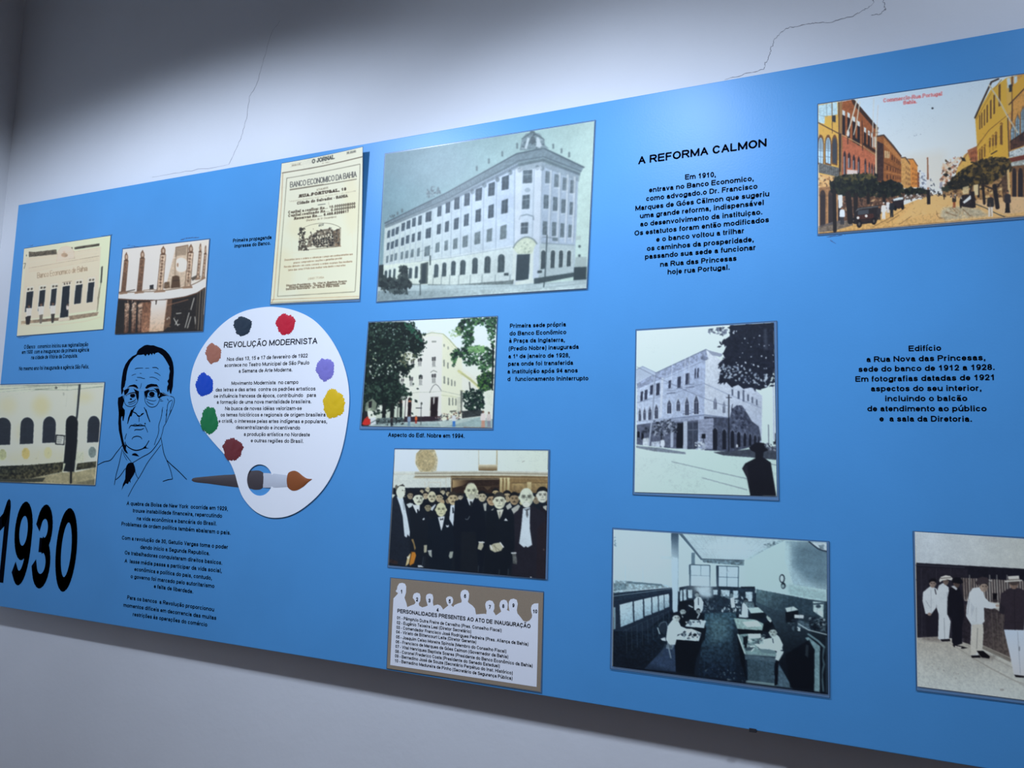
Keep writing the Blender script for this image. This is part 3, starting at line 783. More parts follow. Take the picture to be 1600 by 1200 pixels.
# ---- 1. old branch with a row of windows and men at the door
def pic_branch():
    s = Pic(crop(0, 340, 40/9.), (172,218, 772,127, 718,775, 122,822), (226,223,198), 3, 190, 200, 1.3)
    p, l = s.poly, s.line
    s.grad([172,218,772,127,718,775,122,822], (226,222,198), (222,228,196), [150,500], [740,450])
    p([186,280,705,205,680,640,150,712], (228,216,192), .8, .03)
    p([204,236,240,240,396,222,400,255,204,276], (78,70,58), .85, .5); p([520,207,560,200,695,180,695,198,522,222], (70,64,54), .9, .5)
    p([410,232,418,222,414,245,404,245], (90,80,66)); p([492,208,508,206,508,222,498,222], (80,72,60))
    p([396,310,404,240,430,207,465,198,497,208,517,232,522,287], (226,214,194)); l([396,310,404,240,430,207,465,198,497,208,517,232,522,287], 3, (170,152,128), .8)
    s.ell(452,262,24,15,(168,142,116),.8,.2); s.ell(450,240,10,8,(190,168,145),.8)
    l([396,300,525,283], 3, (150,132,110), .7)
    for y0, y1, w, a in ((288,212,4,.5),(300,225,2,.5),(352,268,5,.75),(366,282,3,.6),(378,294,4,.6),(330,250,2,.4),(322,242,2,.35)):
        l([205,y0,400,y0-(y0-y1)*.4,692,y1], w, (150,130,106), a)
    s.text('Banco Economico de Bahia', 262,424,612,372, 42, (150,128,104), .12, .9)
    p([180,560,690,470,680,640,150,712], (226,212,190), .25)
    for x0, x1, yt, d0, d1, yb in ((186,244,478,190,236,655),(273,329,468,280,320,648),(354,410,458,362,400,630),(526,584,430,530,577,600),(612,672,414,617,660,590)):
        p([x0,yt+2,x1,yt-6,x1-14,yb-4,x0-14,yb+4], (232,226,208)); l([x0,yt+2,x1,yt-6,x1-14,yb-4], 2.5, (160,142,118), .8); l([x0,yt,x0-14,yb], 2, (160,142,118), .7)
        p([d0,yt+40,d1,yt+33,d1-13,yb-4,d0-13,yb+3], (44,50,56), 1, .1)
        for k in (0, 1): p([d0+5+22*k,yt+14-2*k,d0+20+22*k,yt+12-2*k,d0+19+22*k,yt+27-2*k,d0+4+22*k,yt+29-2*k], (96,90,78))
    p([436,452,502,442,482,692,412,702], (230,222,202)); l([436,452,502,442], 5, (140,122,100)); p([440,480,490,472,477,690,420,698], (40,47,52), 1, .08)
    for k in range(3): s.ell(452+18*k, 462-3*k, 6, 8, (92,84,72))
    s.grad([150,718,416,694,412,716,150,742], (178,160,134), (120,104,88), [150,700], [330,735], .2); p([480,684,690,655,680,682,478,716], (140,122,102), .9, .25)
    p([412,702,484,692,488,712,410,722], (222,212,190)); l([412,722,488,712], 3, (140,120,98), .7)
    l([150,744,300,752,430,742,600,720,700,692], 4, (196,180,150), .8)
    for y in range(690, 815, 9): l([140,y+34,400,y+8,700,y-30], 1.5, (190,186,160), .25)
    for x, y, h, leg in ((206,742,150,(60,56,52)),(290,736,158,(120,112,100)),(372,731,158,(66,62,58)),):
        p([x-20,y-h*.74,x+18,y-h*.76,x+16,y-h*.4,x-18,y-h*.38], (226,222,212)); s.ell(x,y-h*.84,9,13,(120,96,80)); p([x-9,y-h*.92,x+9,y-h*.92,x+8,y-h*.86,x-8,y-h*.86], (52,46,42))
        p([x-14,y-h*.38,x+14,y-h*.4,x+4,y,x-10,y+2], leg); l([x,y-h*.7,x-4,y-h*.42], 3, (160,150,140), .8)
    p([180,690,212,688,206,742,186,744], (52,48,46))
    s.ell(472,625,9,18,(210,200,188)); s.ell(474,606,6,8,(110,90,76))
    l([716,340,704,460,688,560,678,650], 6, (90,84,70), .7); l([712,345,706,450], 9, (44,44,44), .9); p([678,560,694,480,700,520,684,650], (130,120,100), .6)
    l([168,320,182,318,172,355], 4, (80,72,60)); s.ell(188,264,4,8,(100,90,76))
    s.grain(.035, 1.8, .05); s.soften(.35)
    return s

# ---- 2. curved counter with turned posts
def pic_counter():
    s = Pic(crop(0, 340, 40/9.), (858,222, 1455,153, 1412,787, 803,808), (236,232,224), 5, 190, 190, 1.2)
    p, l = s.poly, s.line
    dk = (46,42,38)
    p([1225,205,1310,192,1305,480,1150,500], (200,182,160), 1, .08); p([1308,190,1450,160,1420,440,1300,470], (222,216,204))
    l([1225,212,1225,300], 5, (110,92,76)); l([1225,208,1308,192,1304,460], 7, (120,98,78), .9); p([1230,210,1300,198,1296,260,1228,268], (120,104,88), .5)
    s.ell(1262,330,46,50,(240,236,226)); s.ell(1238,330,6,16,(150,120,95)); p([1218,280,1228,278,1224,460,1210,470], (170,150,128))
    l([1040,300,1110,295,1225,280], 4, (214,208,200), .8); p([1052,330,1070,318,1060,430,1050,440], (214,210,204), .8)
    p([1200,410,1228,402,1250,410,1256,485,1190,492], (96,76,58)); p([1145,450,1180,446,1184,490,1140,494], (104,84,64), .9, .3); l([1205,440,1250,436], 3, (50,42,36))
    p([1044,470,1072,466,1070,502,1042,506], (58,56,56)); l([880,515,940,502], 7, (84,74,64)); l([1000,506,1060,500,1120,506], 6, (150,130,110))
    p([1330,420,1370,400,1400,410,1340,440], (70,62,52), .8)
    # the marble top and its edge
    p([828,528,950,522,1100,515,1210,500,1290,485,1360,462,1428,424,1430,482,1370,520,1290,545,1200,560,1100,570,950,568,822,562], (240,238,232))
    l([828,524,950,518,1100,512,1210,498,1290,483,1360,458,1428,420], 7, (120,100,80), .9, True); l([830,520,860,515], 8, (110,90,70))
    # dark front
    p([822,562,950,570,1100,572,1200,562,1290,547,1370,522,1430,482,1412,790,803,810], dk, 1, .12)
    l([822,566,950,574,1100,577,1200,566,1290,551,1370,526,1428,488], 6, (112,78,58), .9, True)
    l([960,612,1060,622,1150,612,1240,590,1310,570], 6, (150,112,88), .8, True); l([960,600,1060,608,1150,600], 4, (90,64,48), .8)
    s.grad([1050,580,1168,572,1140,790,1040,795], (235,230,222), (206,178,150), [1100,600], [1100,790], .08)
    s.grad([985,590,1055,585,1042,795,960,800], (120,88,68), (170,128,100), [1000,600], [1040,780], .2)
    p([1160,575,1200,570,1190,740,1140,790], (150,112,86), .6, .2); p([1085,576,1095,576,1092,605,1084,606], (60,48,40))
    for k, x in enumerate((880, 930, 972)):
        s.grad([x-8,600,x+22,592,x+16,800,x-14,803], (176,150,128), (92,66,52), [x,600], [x+10,790], .35); l([x+4,612,x-2,790], 4, (200,180,160), .6)
    s.fol([870,580,1000,580,990,640,880,650], 34, 10, [(210,196,180),(70,56,46),(120,96,78)], 3)
    for q in ((1212,700,1240,752),(1240,712,1222,745),(1290,765,1318,662),(1306,768,1330,690),(1230,668,1262,664),(1352,560,1330,640),(1240,745,1252,742),(1358,690,1362,740)):
        l(list(q), 5, (226,226,218), .9)
    s.fol([1150,690,1185,690,1185,770,1150,770], 12, 9, [(190,180,165),(120,96,74)], 2); s.fol([1210,600,1340,590,1330,770,1210,775], 30, 4, [(150,140,125),(90,80,70)], 2, 0, .6)
    l([1395,510,1380,780], 6, (150,138,120), .8); l([1378,520,1362,770], 5, (100,90,78), .8); l([1415,500,1400,780], 5, (170,165,150), .7)
    # turned posts
    for x, y0, y1, w in ((878,300,520,15),(990,285,515,17),(1134,258,508,20),(1326,245,480,18),(1392,240,420,9),(1428,255,415,8)):
        dx = -18*(y1-y0)/220
        s.grad([x-w+4,y0,x+w+2,y0,x+w+dx,y1,x-w+dx,y1], (206,186,164) if x > 1000 else (140,112,90), (190,168,144) if x > 1000 else (118,92,72), [x,y0], [x,y1], .18)
        l([x-w+4,y0,x-w+dx,y1], 4, (96,72,56), .9); l([x+w+2,y0,x+w+dx,y1], 4, (108,82,64), .9)
        s.ell(x+3,y0-24,w*.85,28,(128,100,78)); s.ell(x+4,y0-26,w*.4,15,(196,176,156)); l([x-w*.6,y0-2,x+w*.8,y0-3], 8, (92,70,54)); s.ell(x+4,y0-52,4,8,(110,86,66))
        yy = y0+20
        while yy < y1-20:
            t = (yy-y0)/(y1-y0); s.ell(x+dx*t,yy,w*.4,9,(110,84,66),.8,.2); yy += 22
        p([x-w*1.7+dx,y1,x+w*1.7+dx,y1-6,x+w*2+dx,y1+10,x-w*2+dx,y1+16], (150,124,102))
    s.grain(.03, 1.6, .03); s.soften(.3)
    return s

# ---- 3. white building with round-headed dark openings
def pic_arches():
    s = Pic(crop(0, 580, 40/9.), (-14,97, 728,80, 665,790, -76,765), (224,228,205), 7, 210, 190, 1.4)
    p, l = s.poly, s.line
    s.grad([-14,97,728,80,665,790,-76,765], (226,228,212), (232,236,222), [300,100], [300,600], .03)
    for x, y, rx, ry, a in ((290,240,60,70,.35),(60,240,60,60,.2),(590,180,60,40,.25),(150,430,40,60,.15),(330,600,300,60,.12)):
        s.ell(x, y, rx, ry, (226,208,120), a, .1, 0, 8)
    for k in range(24):
        y = 150+k*11; l([-20,y+2,300,y,720,y-3], 1.2, (178,186,160), .45)
    for k in range(48): x = -10+k*15; l([x+4,140,x-12,440], 1, (182,190,164), .3)
    p([-14,97,728,80,726,118,400,130,-20,150], (196,204,182), .5, .1)
    l([-14,100,250,98,728,84], 8, (92,100,90), .9); l([250,128,480,132,720,106], 7, (130,138,120), .7); l([-14,128,200,112,560,96], 3, (90,98,88), .8); l([-14,190,120,160,300,125,560,97], 3, (110,116,104), .6, True); l([-14,150,160,130,400,115], 2.5, (96,102,92), .7); s.ell(394,116,9,8,(90,92,84))
    l([474,105,462,245,440,245], 4, (150,152,138), .7); s.ell(446,158,8,14,(140,142,128),.6); l([432,175,430,365], 2, (170,172,150), .5)
    # openings
    for x0, x1, yt, yb in ((-30,80,322,515),(146,240,320,508),(302,393,314,500),(613,698,310,497)):
        m = (x0+x1)/2; r = (x1-x0)/2; pts = []
        for k in range(13):
            a = math.pi*k/12; pts += [m-r*math.cos(a), yt+55-55*math.sin(a)]
        p(pts+[x1-6,yb-4,x0-6,yb], (48,54,62), 1, .06)
        l([x0-2,yb-120,x1-4,yb-126], 2, (66,74,84), .6); l([x0-2,yb-60,x1-4,yb-66], 1.5, (64,70,80), .5)
    s.fol([-10,330,235,330,235,500,-10,500], 0, 4, [(0,0,0)])
    pts = []
    for k in range(13):
        a = math.pi*k/12; pts += [503-43*math.cos(a), 362-54*math.sin(a)]
    p(pts+[540,500,520,700,440,695,458,500], (26,30,34)); p([440,640,460,640,440,705,424,700], (200,206,180)); l([545,480,540,600,520,700], 5, (150,156,136), .7)
    # octagons and pipes on the dado
    for x, y, c in ((22,580,(176,180,140)),(183,572,(206,190,124)),(337,567,(206,204,160)),(645,563,(120,134,130))):
        a = np.linspace(.39, .39+2*math.pi, 8, endpoint=False)
        p(list(np.column_stack([x+29*np.cos(a), y+42*np.sin(a)]).ravel()), c, .95, .12)
    for q in ((80,615,118,612,112,642),(245,608,262,604,275,555),(244,610,272,606),(398,604,430,600,424,640),(552,600,582,560,580,625),(548,628,580,626)):
        l(list(q), 4, (160,160,132), .8)
    p([540,560,584,562,578,632,532,626], (176,182,160), .6)
    # plinth, pavement, pole, sign
    s.grad([-50,660,200,652,445,630,436,700,200,748,-60,752], (52,56,46), (74,72,54), [100,650], [120,750], .7)
    p([540,640,676,624,672,668,530,690], (70,70,54), 1, .6); s.fol([-50,660,440,636,436,696,-50,745], 120, 9, [(98,98,78),(38,42,36),(120,114,84),(56,56,44)], 2.2, 0, .7)
    p([200,748,436,702,530,700,676,668,665,790,-76,765], (166,160,128), 1, .14); p([-76,765,-60,750,200,748,320,738,300,768,150,772], (60,62,52), .9, .2); p([540,775,676,745,668,790,500,785], (90,90,76), .5, .3)
    l([558,96,540,300,536,330], 13, (44,50,56)); l([500,560,496,775], 13, (22,24,26)); l([548,96,532,300], 3, (120,126,122), .6)
    p([392,440,455,444,450,514,386,510], (30,34,36)); p([399,449,448,452,444,507,393,503], (206,210,200)); 
    for k in range(3): l([402,462+14*k,440-6*k,464+14*k], 4, (70,74,72), .8)
    l([-14,100,728,83,664,786], 5, (236,240,236), .8)
    s.grain(.045, 1.6, .04); s.soften(.3)
    return s

# ---- 4. the newspaper page
def pic_newspaper():
    s = Pic(crop(350, 220, 4.446), (405,160, 993,62, 943,1100, 328,1133), (214,216,196), 9, 230, 350, 1.3)
    p, l, t = s.poly, s.line, s.text
    s.grad([405,160,993,62,943,1100,328,1133], (208,208,192), (220,222,200), [650,120], [640,600], .02)
    for x, y, rx, ry in ((560,600,120,90),(900,450,60,200),(420,900,70,150),(700,1060,200,40)): s.ell(x, y, rx, ry, (224,212,170), .25, .1, 0, 10)
    ik = (58,60,58); br = (96,82,66)
    l([408,225,700,180,997,126], 5, (84,74,62)); l([412,230,404,420,350,1100,332,1128], 4, (150,112,78), .8); l([332,1105,940,1082], 4, (150,120,88), .8); l([330,1126,942,1098], 5, (110,100,84), .7)
    t('O JORNAL', 618,163,783,134, 30, ik, .2, 1, True)
    for q in ((462,184,545,170),(870,108,945,94),(462,164,545,152),(872,90,945,80)): l(list(q), 2, (130,122,108), .7)
    t('BAHIA N 38', 474,179,536,168, 10, br, .2, .8); t('DE JULHO', 874,104,942,94, 12, ik, .24, .9); t('do 1928 n', 690,166,752,158, 9, br, .2, .6)
    for q in ((440,262,970,176),(440,262,376,1082),(970,176,914,1050),(376,1082,914,1050)):
        a, b = np.array(q[:2], float), np.array(q[2:], float); n = int(np.hypot(*(b-a))/9)
        for k in range(n):
            c, d = a+(b-a)*k/n, a+(b-a)*(k+.62)/n; l([*c, *d], 4, (96,92,80), .9)
    t('BANCO ECONOMICO DA BAHIA', 462,328,942,262, 40, (70,70,70), .12, 1, True)
    for a in ((462,344,940,277),): l(list(a), 4, (80,72,60)); l([462,338,700,306], 3, (90,80,66), .8)
    t('ACTUALMENTE', 650,352,735,338, 14, br, .15, .7)
    t('RUA PORTUGAL, 18', 524,398,866,352, 22, (64,54,44), .3, 1, True)
    t('Telegrammas Economico telephone da mesa vinte e um caixa postal', 452,430,935,362, 13, (150,142,122), .14, .75)
    t('Cidade do Salvador - BAHIA', 510,446,874,398, 20, (66,58,48), .24, 1, True); l([660,449,712,443], 4, ik); l([735,430,738,450], 3, br, .6)
    t('Capital a realizar Rs... 10.000000$000', 448,508,928,452, 19, (70,60,48), .24, 1, True)
    t('Capital realizado Rs.... 5.000000$000', 448,532,928,474, 19, (70,60,48), .24, 1, True)
    t('Reservas Rs..... 8.468.620$617', 490,552,880,504, 20, (70,60,48), .26, 1, True)
    t('(Balanço de 31 Dezembro)', 575,562,790,538, 14, br, .18, .8)
    # engraving: arch line, building, palms
    s.line([548,612,590,592,640,580,690,575,750,580,800,597,820,612], 3, (90,84,72), .9, True)
    t('ECO', 664,600,700,592, 15, ik, .2); l([535,615,530,640,524,765], 3, br, .8); l([820,605,814,735], 3, br, .8); l([520,765,820,735], 3, br, .8)
    p([600,655,690,618,740,612,775,625,815,610,812,735,580,745,590,690], (92,82,70), .75, .5)
    s.fol([600,640,770,605,780,735,590,745], 180, 10, [(60,56,50),(40,40,38),(88,80,68),(200,198,178)], 2, .05, .85)
    s.wins([620,690,770,660,772,715,625,735], 8, 3, (44,44,42), .5, .5); s.wins([630,670,760,640,765,665,632,695], 7, 1, (206,204,184), .4, .5)
    s.fol([535,610,560,605,565,740,525,760], 60, 10, [(52,50,46),(80,74,64),(110,104,90)], 2.6, .1); s.fol([525,690,590,680,590,760,522,762], 70, 8, [(60,56,50),(90,82,70)], 2)
    s.fol([520,632,570,632,570,650,520,655], 14, 10, [(56,54,50)], 2.6); s.fol([525,612,565,606,565,622,530,628], 12, 9, [(56,54,50)], 2.6)
    s.fol([770,620,815,610,812,735,775,735], 60, 9, [(96,86,72),(140,120,96),(64,58,50)], 2)
    p([580,742,640,735,640,752,585,756], (212,210,190)); l([600,758,800,738], 2.5, br, .7)
    for q in ((430,720,470,690,480,780),(865,660,900,630,905,760),(470,780,860,770)): l(list(q), 3, (196,190,166), .6)
    rows = (('Descontos juros e ordens a cobranças o prazo em contracorrentes aos', 424,836,902,796), ('prazos compradores cauções e garantias prestai', 486,856,826,824), ('Recebe dinheiro em conta corrente a ordem ou prazo fixo mediante', 420,884,898,846), ('juros que serao 5½ Feito bem melhor nota dentro e mui aviso'.replace('½',''), 450,906,850,872))
    for r in rows: t(r[0], *r[1:], 14, (128,104,80), .2, .9)
    t('DIRECTORIA', 588,968,700,956, 15, (140,124,100), .2, .7, True); t('seccao', 610,930,680,924, 12, (170,160,136), .2, .5)
    for r in (('Director-Presidente - Dr. Vital H. Baptista Soares', 436,1014,858,982), ('Director-Secretario - Viriato de Bittencourt Leite', 456,1026,850,998), ('Director-Secretario - Dr. Arthur Filho Diniz', 434,1040,806,1015)): t(r[0], *r[1:], 14, (90,76,60), .26, 1)
    s.grain(.02, 1.5, .03); s.soften(.25)
    return s

# ---- 5. corner block seen from the square
def pic_block():
    s = Pic(crop(570, 180, 4), (132,247, 1437,40, 1388,1083, 80,1165), (168,192,198), 11, 400, 290, 0.92)
    p, l = s.poly, s.line
    s.grad([132,247,1437,40,1388,1083,80,1165], (126,156,166), (192,214,206), [250,260], [1300,800], .02)
    s.ell(400,300,300,140,(136,158,166),.35,.1,0,14); s.ell(1350,600,120,300,(190,212,206),.5,.05,0,12)
    wall, shade = (186,202,214), (166,182,196)
    # long flank
    s.grad([128,690,960,300,960,1070,110,1060], (196,210,208), (188,204,220), [300,900], [800,420], .03)
    p([940,330,1100,290,1130,300,1120,1050,930,1060], (190,204,214)); p([1110,300,1340,360,1310,1010,1100,1050], shade, 1, .04)
    # cornice
    p([128,672,520,480,950,240,1120,205,1372,325,1352,362,1120,270,965,300,530,525,130,695], (124,142,150), 1, .1)
    l([128,676,520,484,950,244,1120,208,1372,328], 7, (84,100,108)); l([130,692,530,520,965,286,1120,262,1355,352], 5, (92,108,116), .9); l([140,705,530,545,960,330], 3, (130,146,156), .8)
    p([965,300,1120,270,1352,362,1340,420,1120,325,968,350], (130,146,154), .6, .1)
    # roof figures
    for x, y, h in ((703,350,34),(778,305,36),(862,260,36),(955,212,40),(1180,212,34),(1232,240,34),(1280,265,36),(462,490,44),(236,610,26),(208,625,22),(1120,182,36)):
        p([x-6,y,x-5,y-h*.6,x-8,y-h*.7,x,y-h,x+7,y-h*.7,x+5,y-h*.55,x+6,y], (104,120,124), .9)
    s.fol([385,520,392,470,430,445,470,470,475,490,430,515], 60, 7, [(110,126,132),(140,156,162),(90,104,110)], 2); s.fol([145,655,150,630,190,622,190,640], 14, 7, [(96,112,116)], 2)
    # crowning ornament
    p([970,222,985,150,1010,118,1050,108,1095,118,1118,150,1130,190,1155,212,1120,208,1010,222], (128,146,152)); s.fol([985,215,990,150,1040,112,1100,125,1125,190,1100,205], 90, 9, [(88,104,110),(160,176,182),(116,134,142)], 2)
    p([1000,210,1020,140,1032,150,1015,215], (186,200,206)); p([1075,200,1075,140,1088,140,1110,195,1095,205], (186,200,206)); s.ell(1052,160,18,26,(92,106,112),.9,.2); l([985,150,1050,108,1118,150], 5, (86,102,108)); s.ell(1050,108,16,8,(96,112,118))
    # pilasters and string courses on the flank
    xs = [150,178,206,240,272,306,342,395,462,518,574,636,708,786,868]
    tops = [(x, 710-(x-140)*.425) for x in xs]
    for i, x in enumerate(xs):
        yt = 705-(x-140)*.47+18
        if i: m = (x+xs[i-1])/2; l([m,705-(m-140)*.47+24,m-8,1060], 2.5 if m < 500 else 4, (142,158,170), .8); l([m+4,705-(m-140)*.47+24,m-3,1060], 2, (206,218,226), .7)
    l([120,945,330,918,560,890,930,826], 5, (150,166,172), .9); l([122,938,560,882,930,818], 4, (214,224,224), .9)
    l([120,830,560,760,930,690], 0, (0,0,0), 0)
    # windows of three upper floors: from measured rows
    win = (72,88,98)
    def w(x, y, ww, hh, sk=.35, c=None):
        p([x,y+ww*sk*.5,x+ww,y-ww*sk*.5,x+ww-3,y+hh-ww*sk*.3,x-3,y+hh+ww*sk*.3], c or win, 1, .15); l([x+ww*.5,y,x+ww*.5-3,y+hh], 2, (150,166,174), .6); l([x,y+hh*.35,x+ww,y+hh*.3], 2, (150,166,174), .5)
        p([x-5,y+hh+5,x+ww+2,y+hh-1,x+ww+2,y+hh+4,x-5,y+hh+10], (204,216,222), .7)
    r1 = [(146,722,16,46),(172,712,18,46),(198,700,18,46),(234,675,20,50),(266,660,22,52),(300,643,22,55),(338,630,22,58),(385,605,36,62),(458,570,26,64),(510,545,28,68),(564,515,32,75),(626,490,34,78),(696,458,40,78),(776,424,40,82),(860,382,44,86)]
    r2 = [(142,798,16,46),(168,790,18,46),(194,778,18,46),(232,766,18,50),(262,752,20,52),(298,742,18,52),(334,730,20,54),(386,708,32,62),(455,683,24,62),(506,665,24,66),(562,645,28,70),(624,620,30,74),(696,590,34,78),(776,562,34,82),(858,530,40,86)]
    r3 = [(138,880,14,44),(164,872,16,44),(190,864,16,44),(228,855,16,48),(258,848,18,48),(292,840,18,50),(330,832,18,52),(378,820,34,62),(446,798,26,60),(502,785,22,62),(556,772,28,66),(616,755,32,72),(690,732,36,76),(766,712,34,80),(850,690,40,86)]
    for r in (r1, r2): [w(*q) for q in r]
    for q in r3: w(*q, .35, (112,128,132))
    # cornice brackets / capitals
    for x, y in ((912,360),(832,405),(750,440),(676,480),(970,345),(1080,330),(1110,335)): s.ell(x,y,14,16,(120,136,144),.8,.3)
    # corner bay
    w(992,345,58,82,.1,(96,112,120)); w(988,500,46,88,.1,(88,104,112)); w(978,672,46,72,.1,(84,98,106))
    for x, y in ((992,345),(988,500),(978,672)): l([x,y+30,x+50,y+26], 4, (176,190,196), .7)
    l([968,655,975,632,1015,622,1055,634,1058,655], 6, (120,136,144), .9); l([940,340,935,820], 4, (140,156,166), .8); l([1062,330,1050,760], 4, (148,162,172), .7); l([1112,300,1096,800], 4, (140,156,166), .8)
    s.ell(1020,470,18,14,(150,166,176),.8)
    # right flank
    for c in ((1132,352,34,76),(1188,372,34,80),(1240,392,30,80),(1288,408,28,82)): w(c[0],c[1],c[2],c[3],-.2,(108,124,132))
    for c in ((1122,500,30,86),(1180,514,28,86),(1232,528,26,86),(1284,545,22,80)): w(c[0],c[1],c[2],c[3],-.15,(98,114,122))
    for c in ((1116,665,28,86),(1174,670,26,88),(1226,678,24,88),(1276,686,20,80)): w(c[0],c[1],c[2],c[3],-.1,(100,116,122))
    for x in (1162,1218,1266,1312): l([x,350,x-20,1000], 3, (148,164,174), .7)
    l([1110,800,1200,808,1312,815], 6, (140,156,160), .9)
    for x in (1150,1206,1256,1300): p([x+8,345+(x-1150)*.25,x+22,349+(x-1150)*.25,x+8,800,x-6,798], (208,218,222), .55); l([x+24,350+(x-1150)*.25,x+6,800], 3, (120,136,146), .7)
    p([128,696,530,526,965,304,1120,272,1350,364,1345,378,1120,290,968,322,535,542,130,708], (78,94,102), .55, .2)
    for k in range(60):
        t = k/59; l([140+t*820,690-t*385-20*math.sin(t*3.1),140+t*820,700-t*385-20*math.sin(t*3.1)], 3, (80,96,104), .5)
    for k in range(26):
        t = k/25; l([1120+t*225,284+t*84,1120+t*225,296+t*84], 3, (80,96,104), .6)
    p([944,345,985,330,978,820,940,825], (206,216,224), .5); p([1066,330,1108,320,1098,800,1058,790], (206,216,224), .45)
    # ground floor
    s.grad([115,940,330,918,560,890,930,826,935,1060,110,1060], (214,226,214), (198,212,212), [200,1000], [900,850], .04)
    p([1096,805,1315,818,1308,1005,1090,1040], (176,192,194), 1, .05)
    for k in range(9): l([1092,830+k*22,1312,840+k*20], 1.6, (150,166,170), .5); l([120,960+k*11,560,915+k*16,930,850+k*22], 1.4, (184,198,196), .5)
    ar = (72,88,92)
    def arch(x, y, ww, hh, c=ar):
        a = np.linspace(math.pi, 0, 9); m, r = x+ww/2, ww/2
        p(list(np.column_stack([m+(r+5)*np.cos(a), y+r*1.1-(r+7)*1.1*np.sin(a)]).ravel())+[x+ww+2,y+hh,x-6,y+hh+3], (206,218,216), .7)
        p(list(np.column_stack([m+r*np.cos(a), y+r*1.1-r*1.1*np.sin(a)]).ravel())+[x+ww-3,y+hh,x-3,y+hh+3], c, 1, .15)
        l([m,y,m-3,y+hh], 2, (130,146,148), .5)
    for q in ((128,972,16,58),(154,966,14,60),(182,960,14,64),(280,955,20,66),(318,945,18,74),(438,932,26,82),(488,922,26,86),(544,912,28,90),(600,906,34,92),(676,892,34,100),(752,882,38,106),(836,870,42,112)): arch(*q)
    for q in ((1106,846,26,116),(1166,846,26,110),(1218,846,24,106),(1268,848,24,98)): arch(*q, (66,80,84))
    p([352,930,400,918,396,1055,350,1058], (92,104,102)); p([362,935,388,928,384,1050,358,1052], (60,74,78))
    p([955,872,1038,868,1026,1030,946,1036], (62,78,84), 1, .06); l([948,870,1040,866], 6, (196,210,206)); p([1036,830,1060,828,1052,1040,1030,1044], (208,220,214)); p([930,836,954,834,944,1040,922,1044], (206,218,214))
    p([930,835,945,800,985,770,1020,764,1055,775,1075,805,1062,830,1048,868,960,870], (198,210,192), 1, .06); l([932,830,950,800,985,772,1020,764,1056,778,1078,805], 8, (126,140,140), .9, True); s.fol([960,860,975,800,1050,795,1050,860], 40, 8, [(176,190,172),(150,164,150),(214,224,206)], 2, 0, .7)
    p([395,1058,560,1062,900,1035,935,1030,930,1062,600,1072,400,1066], (108,122,122), .9, .2); p([110,1050,350,1056,350,1064,110,1066], (120,134,132), .8)
    for x in (432,484,536,592,664,738,820,912): l([x,1000,x-4,1068], 5, (120,134,136), .7)
    p([1062,1022,1310,985,1310,1012,1060,1060], (74,90,94), 1, .1); p([1312,952,1390,945,1388,1030,1308,1036], (62,78,82)); p([1320,890,1390,885,1390,950,1312,952], (166,182,180))
    for x, y in ((1345,822),(1344,880)): s.ell(x,y,8,9,(86,100,104))
    p([1322,760,1355,755,1352,780,1320,785], (170,186,182), .7)
    for x, y in ((1096,980),(888,996)): p([x-14,y-6,x+14,y-8,x+14,y+8,x-14,y+9], (66,80,84))
    # street
    p([80,1062,400,1064,935,1060,960,1045,1060,1056,1388,1028,1388,1083,80,1165], (184,202,204), 1, .05)
    p([940,1044,1055,1020,1062,1050,945,1064], (208,220,214)); s.grad([85,1100,700,1095,1388,1070,1388,1083,80,1165], (140,158,162), (190,208,208), [200,1140], [900,1090], .08)
    l([90,1085,500,1092,1388,1040], 3, (150,168,170), .7)
    # trees, lamp posts
    p([88,940,120,935,118,1050,86,1052], (56,68,70)); 
    s.fol([90,1020,150,1010,210,1030,290,1045,290,1070,240,1110,180,1115,110,1085,90,1060], 220, 14, [(44,56,58),(62,74,74),(34,44,46),(80,92,90)], 1.8, .02); s.fol([225,950,260,945,275,1000,265,1060,215,1060,220,990], 140, 12, [(44,56,58),(62,74,74),(80,92,90)], 1.8)
    s.fol([160,1090,270,1095,270,1120,160,1115], 60, 10, [(60,74,76),(90,104,104)], 2)
    l([1142,752,1130,1010,1122,1075], 6, (70,86,90)); l([1116,762,1200,772], 3, (90,104,108), .8); p([1176,765,1210,768,1208,790,1174,787], (110,126,132)); l([350,1035,350,1125], 5, (70,84,86)); s.ell(350,1040,9,10,(70,84,86)); l([412,882,412,935], 9, (84,98,98)); l([345,855,425,830], 3, (110,126,130), .7)
    l([1000,1095,1388,1050], 2.5, (120,138,142), .6)
    s.grain(.025, 1.7, .03); s.soften(.5)
    return s

